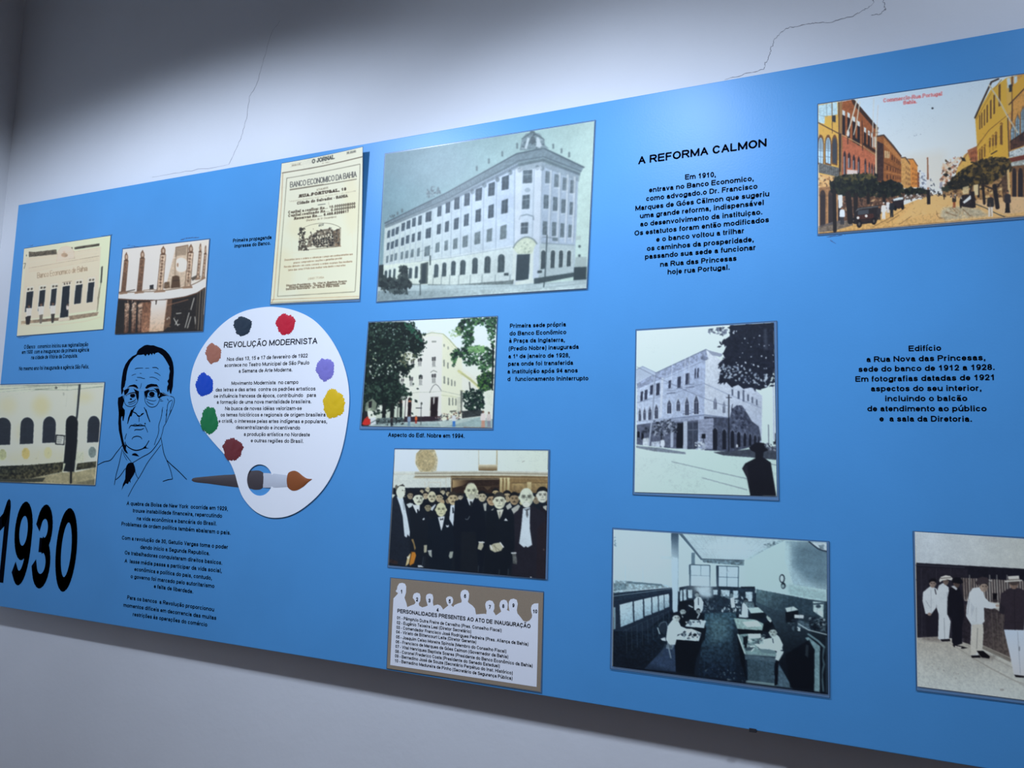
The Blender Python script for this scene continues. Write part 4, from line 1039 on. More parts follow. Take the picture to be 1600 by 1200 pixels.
# ---- 6. white building between trees
def pic_square():
    s = Pic(crop(550, 470, 4), (108,137, 908,100, 878,795, 62,782), (232,240,240), 21, 260, 225, 1)
    p, l = s.poly, s.line
    s.grad([108,137,908,100,878,795,62,782], (226,240,246), (238,244,230), [500,120], [500,500])
    # building
    p([300,330,430,220,500,200,570,205,640,270,700,420,800,500,830,560,800,720,540,752,290,740], (236,240,226)); p([570,205,640,270,690,330,690,720,560,745], (234,238,214)); p([430,222,500,205,565,208,560,745,420,740], (242,244,236))
    l([432,220,500,200,572,208,612,245,660,300], 7, (176,184,150), .9); l([436,232,500,214,570,222,650,310], 4, (206,212,180), .8); l([670,440,740,490,800,545], 16, (206,206,140), .7); l([690,455,790,530], 4, (150,160,120), .7); l([470,190,560,190], 8, (220,226,214), .9)
    l([350,580,420,572,490,572,570,565,680,590], 4, (170,176,160), .8); l([440,235,430,560], 3, (206,212,200), .8)
    dk = (84,84,86)
    for x, y, w, h in ((370,372,22,46),(414,362,26,46),(310,488,18,44),(362,478,22,54),(420,466,24,60),(502,352,24,58),(500,458,28,56)):
        p([x,y,x+w,y-1,x+w,y+h*.4,x,y+h*.42], dk); p([x+2,y+h*.45,x+w-3,y+h*.45,x+w-3,y+h,x+2,y+h], (140,142,140), .8); l([x+w/2,y,x+w/2,y+h], 3, (220,224,214)); l([x-4,y+h+4,x+w+4,y+h+2], 3, (180,186,176))
    p([500,250,530,250,530,262,500,262], (160,164,156)); l([494,448,512,436,534,446], 5, (130,134,126)); l([488,575,505,540,522,524,540,532,560,560], 5, (120,122,118), .9, True)
    for x, y, w, h in ((574,368,8,44),(598,385,8,40),(575,470,10,50),(600,480,9,48),(622,492,8,42),(642,500,7,36),(575,270,7,20),(600,285,7,20),(606,605,10,50),(628,605,8,50),(648,610,8,46)): p([x,y,x+w,y+3,x+w,y+h,x,y+h-2], (120,126,120), .85)
    l([560,590,640,600,700,615], 4, (180,186,150), .8); p([680,560,694,562,690,700,682,700], (110,116,110)); l([686,560,800,600], 4, (170,176,140)); p([660,600,680,600,676,700,660,700], (210,214,196))
    p([496,604,542,602,536,750,490,752], (46,36,40)); p([510,600,520,600,518,640,510,650], (206,206,200)); p([488,604,496,604,490,752,484,752], (220,222,210)); l([494,602,544,600], 4, (150,150,144))
    p([310,612,376,602,372,740,296,742], (242,242,232)); 
    for x, y, w, h, b in ((298,614,20,110,.2),(354,606,22,118,.2)):
        s.ell(x+w/2, y+14, w/2, 16, (60,44,44)); p([x,y+14,x+w,y+14,x+w-4,y+h,x-4,y+h], (50,40,44)); p([x+1,y+18,x+w-1,y+16,x+w-1,y+26,x+1,y+28], (200,140,110))
    p([330,725,560,722,560,752,330,760], (62,50,58)); p([60,740,330,735,330,765,60,785], (70,76,74)); p([160,690,330,660,330,740,150,745], (196,208,190), .8)
    # street
    p([62,782,330,758,540,752,700,738,800,725,882,740,878,795], (166,188,186), 1, .08); p([540,752,700,740,820,722,700,760,560,790], (206,220,212), .6); l([80,775,330,762,560,762], 4, (216,224,218), .8)
    # big left tree
    G = [(26,40,36),(36,54,46),(22,32,34),(50,72,58),(32,46,44)]
    T = [108,137,330,132,370,150,410,190,440,230,448,280,430,320,400,330,340,310,330,360,368,420,345,450,300,440,290,470,310,540,350,570,352,595,310,600,290,640,250,670,210,680,180,640,150,690,110,660,90,690,66,745,80,500]
    p(T, (28,42,38), 1, .3, 2)
    for i in range(2, 23): s.fol([T[2*i]-26, T[2*i+1]-24, T[2*i]+24, T[2*i+1]-22, T[2*i]+22, T[2*i+1]+24, T[2*i]-24, T[2*i+1]+26], 16, 9, G, 1.7)
    s.fol(T, 900, 10, G+[(74,96,84)], 1.7, .02); s.fol([108,140,330,135,430,230,440,300,300,300,110,300], 70, 6, [(120,146,138),(96,124,110),(160,180,176)], 1.6); s.fol([110,300,360,330,330,430,110,500], 60, 7, [(190,200,170),(150,166,150),(206,214,206)], 1.5)
    s.fol([320,135,370,150,430,220,440,260,400,230], 60, 8, [(60,110,86),(50,96,76)], 1.7); s.fol([300,320,400,330,390,370,340,390,350,430,300,380], 60, 9, [(40,56,46),(210,214,190),(96,104,80)], 1.7); s.fol([80,500,340,530,345,590,80,620], 90, 8, [(60,84,72),(44,66,56),(84,108,92)], 1.8)
    for x, w in ((195,22),(245,24),(305,14)): p([x,640,x+w,640,x+w-4,735,x-4,735], (34,40,40))
    p([90,640,130,610,160,640,150,690,84,690], (170,182,160), .7); p([108,632,128,626,126,668,108,672], (40,40,44)); p([62,700,100,690,110,782,62,782], (44,44,48))
    l([340,600,332,760], 4, (60,56,60)); l([290,640,286,745], 4, (50,50,52))
    # right tree
    R = [(46,78,56),(70,112,74),(36,56,48),(96,140,92),(30,44,44),(56,92,70)]
    for poly, n in (([690,115,900,103,900,150,860,140,800,160,760,150,700,200,660,210,655,180,670,150],330),([840,130,905,105,885,420,860,420,870,300],200),([640,330,680,290,760,280,830,290,880,300,880,400,830,440,790,430,780,400,720,410,690,360],420),([700,200,760,160,760,260,720,290,690,260],160),([620,330,650,300,660,360,640,420,630,400],70)):
        s.fol(poly, int(n*.8), 10, R, 1.6, .03)
    s.fol([720,290,830,280,840,320,740,330], 70, 9, [(120,168,110),(140,184,124)], 1.6); s.fol([600,200,680,160,690,220,620,240], 40, 8, [(140,170,120),(180,200,150)], 1.6, 0, .6); s.fol([770,190,860,170,870,280,780,260], 40, 8, [(226,238,240)], 1.4)
    s.fol([790,470,840,440,885,450,880,540,830,570,790,540], 230, 10, [(36,66,50),(90,130,70),(60,100,60),(28,44,42)], 1.6, .03); s.fol([700,580,740,550,820,560,830,620,835,670,770,690,720,680,700,650], 330, 9, [(28,46,44),(36,62,54),(22,36,40),(56,84,66)], 1.6, .03)
    p([835,580,882,560,880,660,850,650], (224,232,214), .8); l([736,510,742,560], 6, (60,66,62)); p([880,300,890,300,884,560,874,560], (30,40,40))
    # kerbside people and cars
    p([690,690,800,680,830,695,810,720,690,735], (48,54,56), .9, .5); s.fol([520,715,700,690,700,745,520,752], 60, 9, [(40,40,44),(210,206,200),(130,96,84),(90,100,104)], 2.6)
    p([160,735,320,728,322,760,150,772], (96,112,112), .9, .4); s.fol([160,730,330,725,330,775,160,775], 50, 8, [(34,38,42),(150,168,168),(70,84,84)], 2.4)
    for x, y, h, c, g in ((360,785,72,(150,170,190),(120,150,170)),(404,768,52,(220,120,70),(170,60,50)),(640,788,86,(220,226,226),(70,130,200)),(822,795,110,(236,228,222),(206,160,140)),(858,792,100,(214,206,200),(150,150,160)),(252,785,60,(60,60,64),(40,44,50))): s.person(x, y, h, c, g, (120,90,74))
    p([66,770,84,735,100,728,118,745,122,770,100,778,80,778], (206,60,52)); s.ell(100,732,8,9,(180,70,56)); p([118,735,152,726,154,772,120,780], (220,228,230)); l([120,765,150,748], 5, (90,110,110))
    l([436,640,434,775], 4, (76,80,80)); s.ell(438,642,6,9,(90,96,92)); l([404,671,438,671], 6, (76,80,84)); p([615,688,655,685,655,694,615,697], (110,112,104))
    p([700,788,878,793,880,806,700,802], (130,104,92), .6, .4)
    s.grain(.03, 1.6, .03); s.soften(.35)
    return s

# ---- 7. the inauguration group
def pic_group():
    C1, CL, CR = crop(590, 680, 5.217), crop(600, 760, 8), crop(720, 740, 7.06)
    s = Pic(C1, (143,115, 1395,125, 1370,1170, 90,1057), (34,40,48), 23, 330, 255, 1.2)
    p, l = s.poly, s.line
    s.grad([143,115,1395,125,1392,300,136,300], (218,230,236), (206,218,206), [300,150], [1300,200]); p([136,296,1392,290,1390,420,130,430], (206,214,206), 1, .03)
    s.grad([600,330,1000,330,1390,335,1390,560,600,560], (120,104,76), (150,128,90), [700,350], [1390,450], .1)
    for y, w, c, a in ((300,4,(150,136,104),.7),(312,8,(120,104,78),.8),(325,8,(190,186,160),.8),(338,10,(110,94,70),.8),(350,5,(196,190,162),.8)): l([310,y,900,y-3,1390,y+6], w, c, a)
    l([136,318,320,316], 5, (190,190,170), .8); l([300,345,560,345], 12, (176,166,138), .5)
    s.grad([350,118,470,118,494,200,482,290,440,300,350,300,312,230,318,150], (176,168,136), (196,190,160), [340,150], [470,260], .12); s.ell(402,210,72,86,(172,160,124),.8,.2); l([318,150,312,230,350,300], 5, (216,212,186), .8, True); l([470,118,494,200,482,290], 7, (206,206,190), .8, True); s.ell(404,215,40,48,(186,176,140),.5,.3,0,3)
    l([828,125,828,278], 4, (160,150,116), .8); l([976,125,975,278], 8, (156,140,100), .8); s.grad([826,240,978,240,978,290,826,288], (210,206,180), (110,92,64), [900,240], [900,290]); l([1180,220,1200,210], 3, (120,116,100))
    # door and panelling
    p([610,352,996,350,996,560,610,560], (58,46,40), 1, .2); l([612,362,994,358], 5, (170,160,126)); s.grad([614,366,760,366,700,410,614,430], (170,150,112), (70,56,46), [620,380], [740,380]); l([700,420,990,415], 5, (96,82,64), .7); s.poly([870,420,930,420,900,450], (110,96,76), .7)
    for x, w in ((1002,16),(1034,12),(1060,20)): s.grad([x,345,x+w,345,x+w-2,520,x-2,520], (206,200,160), (150,132,92), [x,345], [x,520])
    for x0, x1 in ((1100,1222),(1260,1385)): s.grad([x0,390,x1,388,x1-2,520,x0,520], (164,146,106), (96,78,58), [x0,390], [x0,520], .12); l([x0,390,x1,388], 4, (90,76,56))
    s.grad([1222,380,1256,380,1254,500,1222,500], (200,190,150), (150,132,94), [1222,380], [1222,500]); p([1085,345,1390,345,1390,380,1090,385], (140,120,86), .6, .2)
    for q in ((388,380,392,470),(420,380,420,470),(516,385,516,470),(560,350,562,450),(605,350,600,460),(425,385,515,385)): l(list(q), 4, (196,192,170), .8)
    p([125,480,1385,470,1372,1172,88,1058], (32,40,50))
    # rows at the back
    s.use(CL)
    sk = (206,206,178); sd = (150,136,112)
    p([280,150,1120,150,1120,420,280,420], (30,36,44)); 
    for x, y, r, c, kw in ((478,62,30,(196,188,160),{}),(552,40,34,(210,206,176),dict(bald=True)),(740,72,36,(200,194,166),{}),(806,90,34,(190,180,150),{}),(960,125,42,(190,176,150),dict(glass=True)),(805,180,36,sd,{}),(1105,10,10,sk,{})):
        s.face(x, y, r, c, (46,44,42), **kw)
    s.face(335,115,48,(160,150,128),(40,40,42)); p([285,225,330,205,372,215,330,292], (206,216,216)); 
    s.face(525,115,46,(196,184,156),(40,40,42)); s.face(695,140,58,(186,176,148),(28,32,38)); s.face(605,130,70,(206,204,176),(196,196,180),bald=True,glass=True,tache=(110,96,80)); p([560,235,600,250,640,215,655,230,610,306,585,290], (196,206,210)); l([600,255,640,220], 9, (30,36,44))
    s.face(555,262,52,(150,146,122),(24,30,38)); p([545,365,570,370,606,430,548,455], (150,152,136)); s.ell(735,195,28,34,(176,160,130))
    # front left man with moustache
    p([255,300,370,245,430,320,470,270,530,300,600,420,560,800,400,800,300,600], (30,38,48)); p([360,225,455,235,450,300,412,336,375,262], (214,222,222)); p([418,285,436,285,442,330,420,340], (34,42,52)); s.face(435,155,82,(218,224,204),(34,38,44),look=.5,tache=(90,86,76)); p([485,410,510,390,514,410,495,424], (210,220,222))
    # white-fronted man, far left
    p([108,150,160,115,330,300,330,900,300,1000,76,950,100,300], (40,48,60), 1, .1); p([165,130,235,110,262,220,300,400,328,560,326,630,300,600,290,640,262,622,240,380,205,240], (206,220,226)); l([248,190,258,290], 10, (120,130,136), .7)
    s.ell(215,60,58,92,(220,228,214)); p([150,10,240,-30,270,0,200,-5,170,30,160,60], (70,72,70)); s.ell(160,10,16,30,(110,110,100)); s.ell(238,50,10,8,(120,120,108)); s.ell(262,55,8,7,(120,120,108)); l([258,70,270,100], 6, (150,146,130)); s.ell(262,128,14,6,(130,124,110)); p([100,95,150,105,110,150], (196,206,196))
    p([345,660,372,656,405,770,388,800,372,720], (150,130,92)); p([345,815,395,820,408,860,380,960,330,990,325,960], (196,136,60)); p([300,880,340,830,345,870,320,960,275,1000], (210,196,150)); l([350,820,320,970], 8, (50,40,34)); p([290,880,330,870,320,900,300,905], (224,224,206)); p([72,900,180,940,170,978,72,950], (70,54,50), .8, .3)
    p([430,985,470,985,506,1010,430,1008], (206,216,220)); l([500,880,485,990], 10, (80,90,100), .7); l([520,880,510,1000], 5, (60,70,80)); p([505,735,545,730,540,820,505,830], (180,180,160))
    # short bald man, bow tie
    p([560,420,690,375,770,375,870,440,880,800,840,1040,580,1020,540,800], (26,36,48)); p([680,385,765,370,740,500,722,556], (216,224,226)); p([705,400,724,410,745,392,745,420,724,416,708,424], (30,34,40)); s.face(718,290,88,(206,208,176),None,bald=True,shade=.2)
    p([775,480,800,490,818,478,815,505,790,512], (214,222,226)); p([556,805,600,800,606,890,570,860], (170,178,172)); l([556,805,600,800], 9, (216,222,222)); p([830,815,872,812,860,890,830,902,815,870], (160,168,160))
    # tall man in pale waistcoat
    p([900,240,1000,190,1120,180,1120,640,950,640,890,520], (28,38,48)); p([838,235,918,225,905,400,884,522,822,410], (208,220,226)); p([858,262,875,262,880,330,862,338], (50,60,70)); s.face(868,155,80,(196,184,150),(60,56,50),tache=(70,60,50)); p([888,650,940,640,958,740,930,772,896,700], (186,190,180)); l([890,648,940,645], 8, (216,222,224))
    # centre: tall bearded man in black
    s.use(CR)
    p([-60,300,70,270,170,270,260,400,290,700,240,1090,-60,1070,-80,600], (24,32,44)); p([70,270,158,268,120,350,100,350], (214,222,222)); p([104,305,128,305,130,370,112,370], (40,46,52)); s.face(120,195,92,(206,210,184),(150,150,136),bald=True,tache=(176,176,160)); p([86,210,100,232,122,226,146,232,160,206,156,250,138,282,108,282,92,252], (186,188,172), .85, .2); l([108,236,138,236], 4, (110,104,92), .8); s.poly([70,120,90,105,120,98,150,105,172,130,160,118,120,110,84,122], (150,150,138), .8); l([55,500,80,505,102,470], 6, (150,158,160), .9, True)
    p([190,830,205,760,250,745,255,800,230,845], (186,186,166)); l([205,755,262,758], 12, (220,226,224)); p([10,640,170,640,200,1090,0,1070], (34,40,48), .8)
    for x, y, r, c, kw in ((390,215,48,(196,180,140),{}),(240,255,58,(196,190,164),{}),(345,290,66,(180,160,130),dict(glass=True)),(515,255,62,(176,164,134),{}),(595,280,68,(160,144,116),dict(tache=(40,36,36))),(838,285,52,(150,140,118),{}),(905,240,84,(206,210,196),{}),(185,245,30,(196,196,176),dict(bald=True)),(0,260,30,(196,190,170),dict(glass=True)),(672,320,26,(196,192,150),{})):
        s.face(x, y, r, c, (30,32,36), **kw)
    for q in ((250,335,290,320,285,410,265,410),(500,360,550,320,570,370,520,400),(560,390,640,340,660,360,600,470),(340,400,370,380,350,430),(910,360,955,350,950,420,920,410)): p(list(q), (196,200,190), .9)
    p([880,350,960,420,950,700,900,700], (40,38,46))
    # man with clasped hands
    p([290,430,400,385,490,385,600,470,590,900,520,1120,260,1090,280,700], (26,34,44)); p([400,400,478,392,450,470,428,506], (206,210,196)); p([424,420,444,420,440,490,428,500], (150,150,136)); s.face(430,305,88,(210,214,192),(60,60,58),shade=.25); p([480,520,500,490,524,520], (220,226,226))
    p([320,800,370,770,430,760,480,800,450,850,380,868,330,840], (190,190,166)); l([330,790,350,830], 12, (222,226,224)); l([440,760,475,810], 12, (222,226,224)); l([360,790,440,850], 4, (120,116,100)); l([375,785,400,860], 4, (120,116,100))
    # right: white-bearded man in pale waistcoat
    p([590,440,690,360,790,350,940,440,950,800,930,1165,560,1120,600,800], (44,44,54), 1, .08); p([690,385,770,370,765,600,792,785,740,815,722,800,700,815,648,770,670,600], (206,220,226)); s.face(728,262,104,(206,214,196),None,bald=True,tache=(214,218,204),glass=True,shade=.25); s.ell(728,345,42,30,(212,218,208)); p([715,400,735,390,770,380,735,410], (90,96,100)); l([705,395,735,410,770,385], 5, (70,74,80)); p([724,410,744,410,750,455,736,490,722,450], (110,116,120))
    p([570,870,610,868,625,960,622,1000,580,990], (120,126,122), .8, .4); l([566,876,612,874], 14, (216,222,222)); s.ell(920,838,8,9,(150,140,130)); p([770,1138,790,1138,786,1150,768,1150], (206,214,216))
    for x, y in ((202,1015),(530,1050),(430,1060)): l([x,y,x-4,y+70], 6, (90,100,106), .8)
    p([850,600,950,500,940,1165,840,1150], (52,42,46), .5, .1)
    s.use(C1); l([146,118,92,1056], 5, (206,214,216), .8); s.grain(.035, 1.6, .03); s.soften(.3)
    return s

# ---- 8. old corner building with the shadowed figure
def pic_corner():
    s = Pic(crop(970, 480, 3.75), (95,140, 897,90, 915,1107, 82,1083), (206,224,228), 25, 270, 330, 1.2)
    p, l = s.poly, s.line
    s.grad([95,140,897,90,915,1107,82,1083], (216,230,228), (206,228,224), [300,150], [300,1000])
    p([92,365,130,345,215,385,215,430,92,450], (176,190,206)); l([95,365,130,347,215,388], 4, (140,154,172))
    # two flanks
    s.grad([95,440,210,385,500,250,490,660,480,830,95,810], (186,200,218), (170,184,206), [150,500], [450,500], .07); s.grad([500,250,560,290,640,350,830,520,825,800,480,830,490,660], (206,216,224), (176,188,204), [500,300], [800,700], .05)
    p([210,385,500,248,510,290,300,390,100,480,95,448], (150,162,184), .9, .25); l([205,386,500,248,580,290], 5, (110,120,140)); p([500,248,540,260,600,275,590,290,540,285], (150,160,176)); s.ell(492,300,22,12,(110,120,140),.8,.3)
    for q in ((95,470,300,400,500,310),(270,510,330,500,490,445),(95,560,250,520),(490,448,640,515,820,590)): l(list(q), 4, (140,152,174), .8)
    l([285,655,490,632,640,650], 7, (120,132,154), .9); l([95,670,285,655], 6, (150,162,182), .8)
    dk = (58,64,82)
    for x, y, w, h in ((118,497,14,55),(142,487,16,56),(174,460,18,54),(210,448,20,70),(282,432,16,45),(334,410,20,65),(382,390,22,64),(435,362,8,58),(450,360,9,56)):
        p([x,y,x+w,y-5,x+w-2,y+h-4,x-2,y+h], dk, .95, .2); l([x-5,y+h+3,x+w+5,y+h-3], 5, (130,142,164), .8)
    for x in (305,405,245,380): l([x,290 if x > 300 else 420,x-10,480 if x > 300 else 640], 3 if x != 245 else 14, (206,216,226), .8)
    def gothic(x, y, w, h, c=dk):
        p([x-5,y+h,x-4,y+h*.35,x+w/2,y-8,x+w+4,y+h*.35,x+w+5,y+h], (200,212,224), .9); p([x,y+h-3,x,y+h*.36,x+w/2,y,x+w,y+h*.36,x+w,y+h-3], c, .95, .25); l([x+w/2,y+5,x+w/2,y+h], 2.5, (170,182,198), .8); l([x,y+h*.4,x+w,y+h*.38], 3, (180,190,206), .8)
    for q in ((106,590,14,80),(134,586,14,78),(163,580,18,84),(200,566,20,90),(273,540,24,86),(328,536,20,76),(378,524,22,112),(430,513,27,116)): gothic(*q)
    for q in ((544,526,20,76),(598,546,16,78)): gothic(*q, (110,118,134))
    for x, y in ((432,600),(378,610),(285,490),(395,455)): l([x-12,y+16,x+34,y+12], 5, (96,104,124), .8); l([x-12,y,x+34,y-3], 3, (96,104,124), .7)
    for x, y, w, h in ((650,480,10,40),(685,490,12,50),(715,485,10,70),(742,510,9,42),(768,525,8,40),(793,540,8,36)): p([x,y,x+w,y+3,x+w,y+h,x,y+h-3], (80,90,108), .9)
    # dark shadowed ground floor on the right
    p([490,640,640,650,650,600,680,575,710,575,740,620,770,670,810,700,825,780,700,850,480,838], (80,88,106), 1, .22); s.fol([650,600,690,575,730,600,760,680,700,760,650,740], 110, 10, [(56,62,80),(100,110,130),(44,50,66),(120,130,150)], 1.8, .02, .8)
    p([455,660,545,650,540,830,470,830], (150,160,180), 1, .15); 
    for k in range(9): l([458,675+18*k,540,672+19*k], 2, (110,120,140), .7); 
    for x, y, w, h in ((540,708,26,128),(596,716,22,118),(645,722,20,104),(682,730,20,90),(720,736,16,80),(752,742,14,70),(782,748,12,56),(806,752,8,46)):
        s.ell(x+w/2,y+12,w/2+4,18,(120,130,150),.7); p([x,y+h,x,y+12,x+w*.5,y-2,x+w,y+12,x+w,y+h], (34,38,50))
    # portico and dark left ground floor
    p([95,690,285,662,455,655,455,832,280,828,95,806], (96,104,122), 1, .2); p([330,680,368,678,366,826,326,824], (30,34,44)); p([392,676,455,674,452,832,392,832], (70,78,94), 1, .15); l([400,720,450,718], 4, (120,130,146)); l([424,680,424,830], 3, (110,118,134)); p([368,665,392,664,390,832,366,832], (176,188,202)); p([294,664,312,664,308,822,292,822], (170,182,198))
    p([290,655,460,640,460,662,290,678], (150,162,182), .9, .15); p([476,742,497,742,497,770,474,770], (30,34,44)); l([486,770,486,790], 4, (60,66,80))
    for x, y, w, h in ((98,725,14,40),(122,730,14,46)): p([x,y+8,x+w/2,y,x+w,y+8,x+w,y+h,x,y+h], (30,34,44))
    # shrub-like tree, people, pole
    s.fol([185,690,220,665,290,660,330,690,335,730,270,745,240,760,190,750], 190, 10, [(70,78,92),(40,46,58),(120,130,146),(160,170,184)], 2.2, .02); l([238,740,240,790], 7, (40,44,54)); s.fol([130,715,165,700,165,735,130,740], 40, 9, [(44,50,62),(90,98,114)], 2)
    p([130,770,165,765,165,818,130,815], (206,218,224), .9, .15); s.person(246, 850, 86, (206,216,224), (196,206,216), (90,96,108)); p([180,790,230,785,232,842,178,838], (190,202,214), .9, .2); s.fol([435,795,500,790,500,845,435,840], 50, 9, [(216,226,230),(170,182,196),(120,130,146)], 2)
    l([200,395,185,640,160,865], 9, (176,188,204), .9); l([204,400,186,660], 3, (110,120,138), .9); p([150,862,165,820,178,862], (150,160,176)); l([634,515,634,845], 6, (34,38,48)); l([620,530,650,530], 4, (44,48,60)); l([655,570,650,600], 4, (60,66,80))
    l([95,350,330,465,560,560,640,580], 3, (96,104,124), .7, True); l([97,460,300,450,480,520], 2, (120,130,150), .6, True)
    # ground
    s.grad([92,805,280,826,480,838,640,850,825,805,912,830,915,1107,82,1083], (206,226,222), (200,224,218), [200,830], [400,1080], .03); p([540,850,700,838,912,815,912,895,760,880,600,868], (60,66,80), .9, .2); p([92,812,230,825,380,850,380,862,200,845,92,824], (110,120,136), .8, .2)
    for q in ((300,905,560,965,740,1005),(480,1000,740,1070),(860,915,912,925)): l(list(q), 4, (110,122,134), .8)
    for k in range(14): l([100+k*20,880+k*9,330+k*20,900+k*10], 2, (186,206,204), .5)
    l([866,690,868,840], 5, (110,118,132)); s.fol([840,800,912,790,912,840,840,840], 40, 9, [(70,76,90),(150,160,172),(40,44,54)], 2); p([890,460,900,440,905,780,895,780], (180,192,206)); p([905,740,915,740,915,800,905,800], (50,56,68)); s.person(682,838,40,(200,208,214),(60,66,80),(90,96,108))
    # dark tree
    F = [640,108,897,92,903,360,885,400,860,470,810,485,760,470,720,480,690,455,650,470,620,440,575,445,580,400,590,370,575,330,610,300,600,270,620,230,590,205,640,170]
    p(F, (38,44,58), 1, .15); s.fol(F, 420, 14, [(30,36,50),(44,50,66),(36,42,56)], 2.6, .06); s.fol([570,400,700,440,860,470,880,400,600,330], 100, 9, [(190,204,214),(150,164,180)], 1.6, 0, .8); s.fol([600,130,900,130,900,380,600,380], 34, 6, [(206,218,226)], 1.4); s.fol([510,125,600,118,640,140,600,165,520,150], 46, 13, [(90,100,116),(50,56,70),(120,130,146)], 3, 0, .9)
    p([838,130,856,125,860,250,842,250], (120,130,146), .35, 0, 2); s.fol([870,400,900,380,900,470,850,470], 20, 12, [(38,44,58)], 3)
    # hatted figure in shadow
    D = (32,34,44); p([752,822,780,800,800,792,840,796,846,825,870,835,838,850,835,880,880,910,912,1107,760,1104,740,1000,712,945,730,915,790,885,790,852,762,838], D, 1, .05); p([712,945,740,925,760,1050,745,1000], (56,56,66), .6)
    s.grain(.035, 1.6, .03); s.soften(.3)
    return s

# ---- 9. tinted postcard of the commercial street (it runs on past the picture's edge)
def pic_street():
    s = Pic(crop(1260, 100, 4.138), (77,265, 1780,13, 1780,957, 77,1100), (206,222,232), 27, 520, 290, 1.38)
    p, l = s.poly, s.line
    s.grad([77,265,1780,13,1780,957,77,1100], (196,214,226), (222,226,222), [700,180], [780,780], .01); p([600,600,900,560,900,800,700,800], (228,222,206), .45, 0, 12)
    rd = (200,92,92)
    s.text('Commercio-Rua Portugal', 496,252,878,206, 26, rd, .2, .95, True); s.text('Bahia.', 626,266,716,256, 24, rd, .22, .95, True)
    s.ell(815,289,7,6,(50,54,60)); 
    for q in ((698,467),(738,457),(712,462)): s.ell(*q,5,3,(150,160,166),.8)
    # ---- left row
    br, dk, pk, yl = (150,96,64), (52,44,46), (176,110,84), (206,166,84)
    p([77,265,205,243,220,730,80,740], (204,168,92), 1, .1); p([78,270,200,246,202,330,120,340,118,390,78,380], (176,202,210), 1, .12); l([130,262,134,345], 3, (120,130,130)); l([78,330,130,345], 2.5, (120,130,130)); l([166,255,168,450], 5, (110,84,60)); p([168,335,190,335,190,380,168,375], (60,66,70)); p([120,350,160,362,160,420,120,402], (214,180,90))
    l([78,382,130,410,215,455], 7, (90,70,54))
    for x, w in ((76,34),(124,34),(168,30)):
        pts = []
        for k in range(9):
            a = math.pi*k/8; pts += [x+w/2-(w/2+5)*math.cos(a), 530-72*math.sin(a)]
        p(pts+[x+w+4,660,x-4,650], (112,82,56)); pts = []
        for k in range(9):
            a = math.pi*k/8; pts += [x+w/2-(w/2-1)*math.cos(a), 530-52*math.sin(a)]
        p(pts+[x+w-2,650,x+2,640], (176,206,222) if x < 160 else (70,76,84))
        if x < 160:
            l([x+w/2,485,x+w/2,645], 3, (90,96,104)); l([x,560,x+w,566], 3, (90,96,104)); l([x,600,x+w,606], 2.5, (90,96,104)); p([x,480,x+w,490,x+w,560,x,552], (90,96,104), .35)
    p([80,640,216,675,216,735,80,705], (110,112,110), 1, .25)
    for k in range(10): l([84+13*k,648+3*k,84+13*k,700+2*k], 2.5, (70,70,70), .8)
    p([80,712,220,735,220,800,80,800], (206,170,120), 1, .2); s.fol([80,720,215,740,215,800,80,790], 40, 10, [(230,206,160),(150,110,76),(110,90,70)], 2.4)
    p([80,800,230,790,230,1070,80,1070], (150,116,84), 1, .2)
    for x, w in ((88,36),(142,32),(205,30)):
        s.ell(x+w/2,850,w/2,34,(70,60,58)); p([x,850,x+w,850,x+w,1040,x,1060], (60,54,56)); l([x-4,860,x-4,1050], 6, (180,140,100))
    p([205,250,232,242,236,735,214,735], (150,120,84)); l([209,250,214,730], 6, (84,66,54)); p([212,450,226,452,222,700,212,700], (70,58,52))
    # brick house
    p([232,245,300,233,462,415,455,735,230,740], br, 1, .14); p([234,470,455,600,455,735,232,735], pk, .9, .12); p([290,233,310,232,468,418,440,420,300,260], (74,56,48), 1, .15); l([310,250,462,425], 4, (60,48,44))
    for x, y, w, h in ((232,330,18,130),(266,345,16,135),(298,370,18,130),(330,400,17,125),(372,440,14,85),(398,460,12,75),(418,475,10,60)):
        p([x,y,x+w,y+9,x+w,y+h+6,x,y+h], (46,42,46)); p([x,y-32,x+w,y-22,x+w,y+9,x,y], (196,206,206))
    for x in (424,438): p([x,470,x+10,476,x+10,545,x,540], (196,190,180))
    p([300,470,330,488,330,520,300,505], (50,44,46)); l([234,462,300,496,360,530,450,592], 6, (196,160,120)); l([372,520,450,570], 16, (60,46,42), .9); 
    for k in range(9): l([378+8*k,510+5*k,378+8*k,545+5*k], 2, (30,28,30), .8)
    for x, y, w, h in ((240,560,16,165),(268,570,18,105),(300,585,16,100),(332,595,14,120),(376,610,12,100),(402,630,10,85),(420,640,10,80),(436,648,8,80)):
        p([x,y+20,x+w/2,y,x+w,y+26,x+w,y+h,x,y+h], (64,52,56)); p([x+2,y+40,x+w*.5,y+40,x+w*.5,y+h,x+2,y+h], (190,200,208), .7)
    p([262,685,330,690,330,720,262,720], (206,200,196), .9, .15); l([360,370,364,560], 6, (84,60,50)); l([268,470,268,520], 5, (50,44,46)); s.ell(270,450,9,22,(206,210,210))
    for q in ((330,228,282,400,262,460,9),(345,250,322,400,306,460,7)): l(list(q[:6]), q[6], (206,206,190), .95)
    l([436,228,428,450], 6, (196,200,196)); l([463,270,454,470], 6, (190,192,190)); l([452,400,450,735], 10, (206,196,170), .9); l([380,450,470,445], 3, (110,96,86))
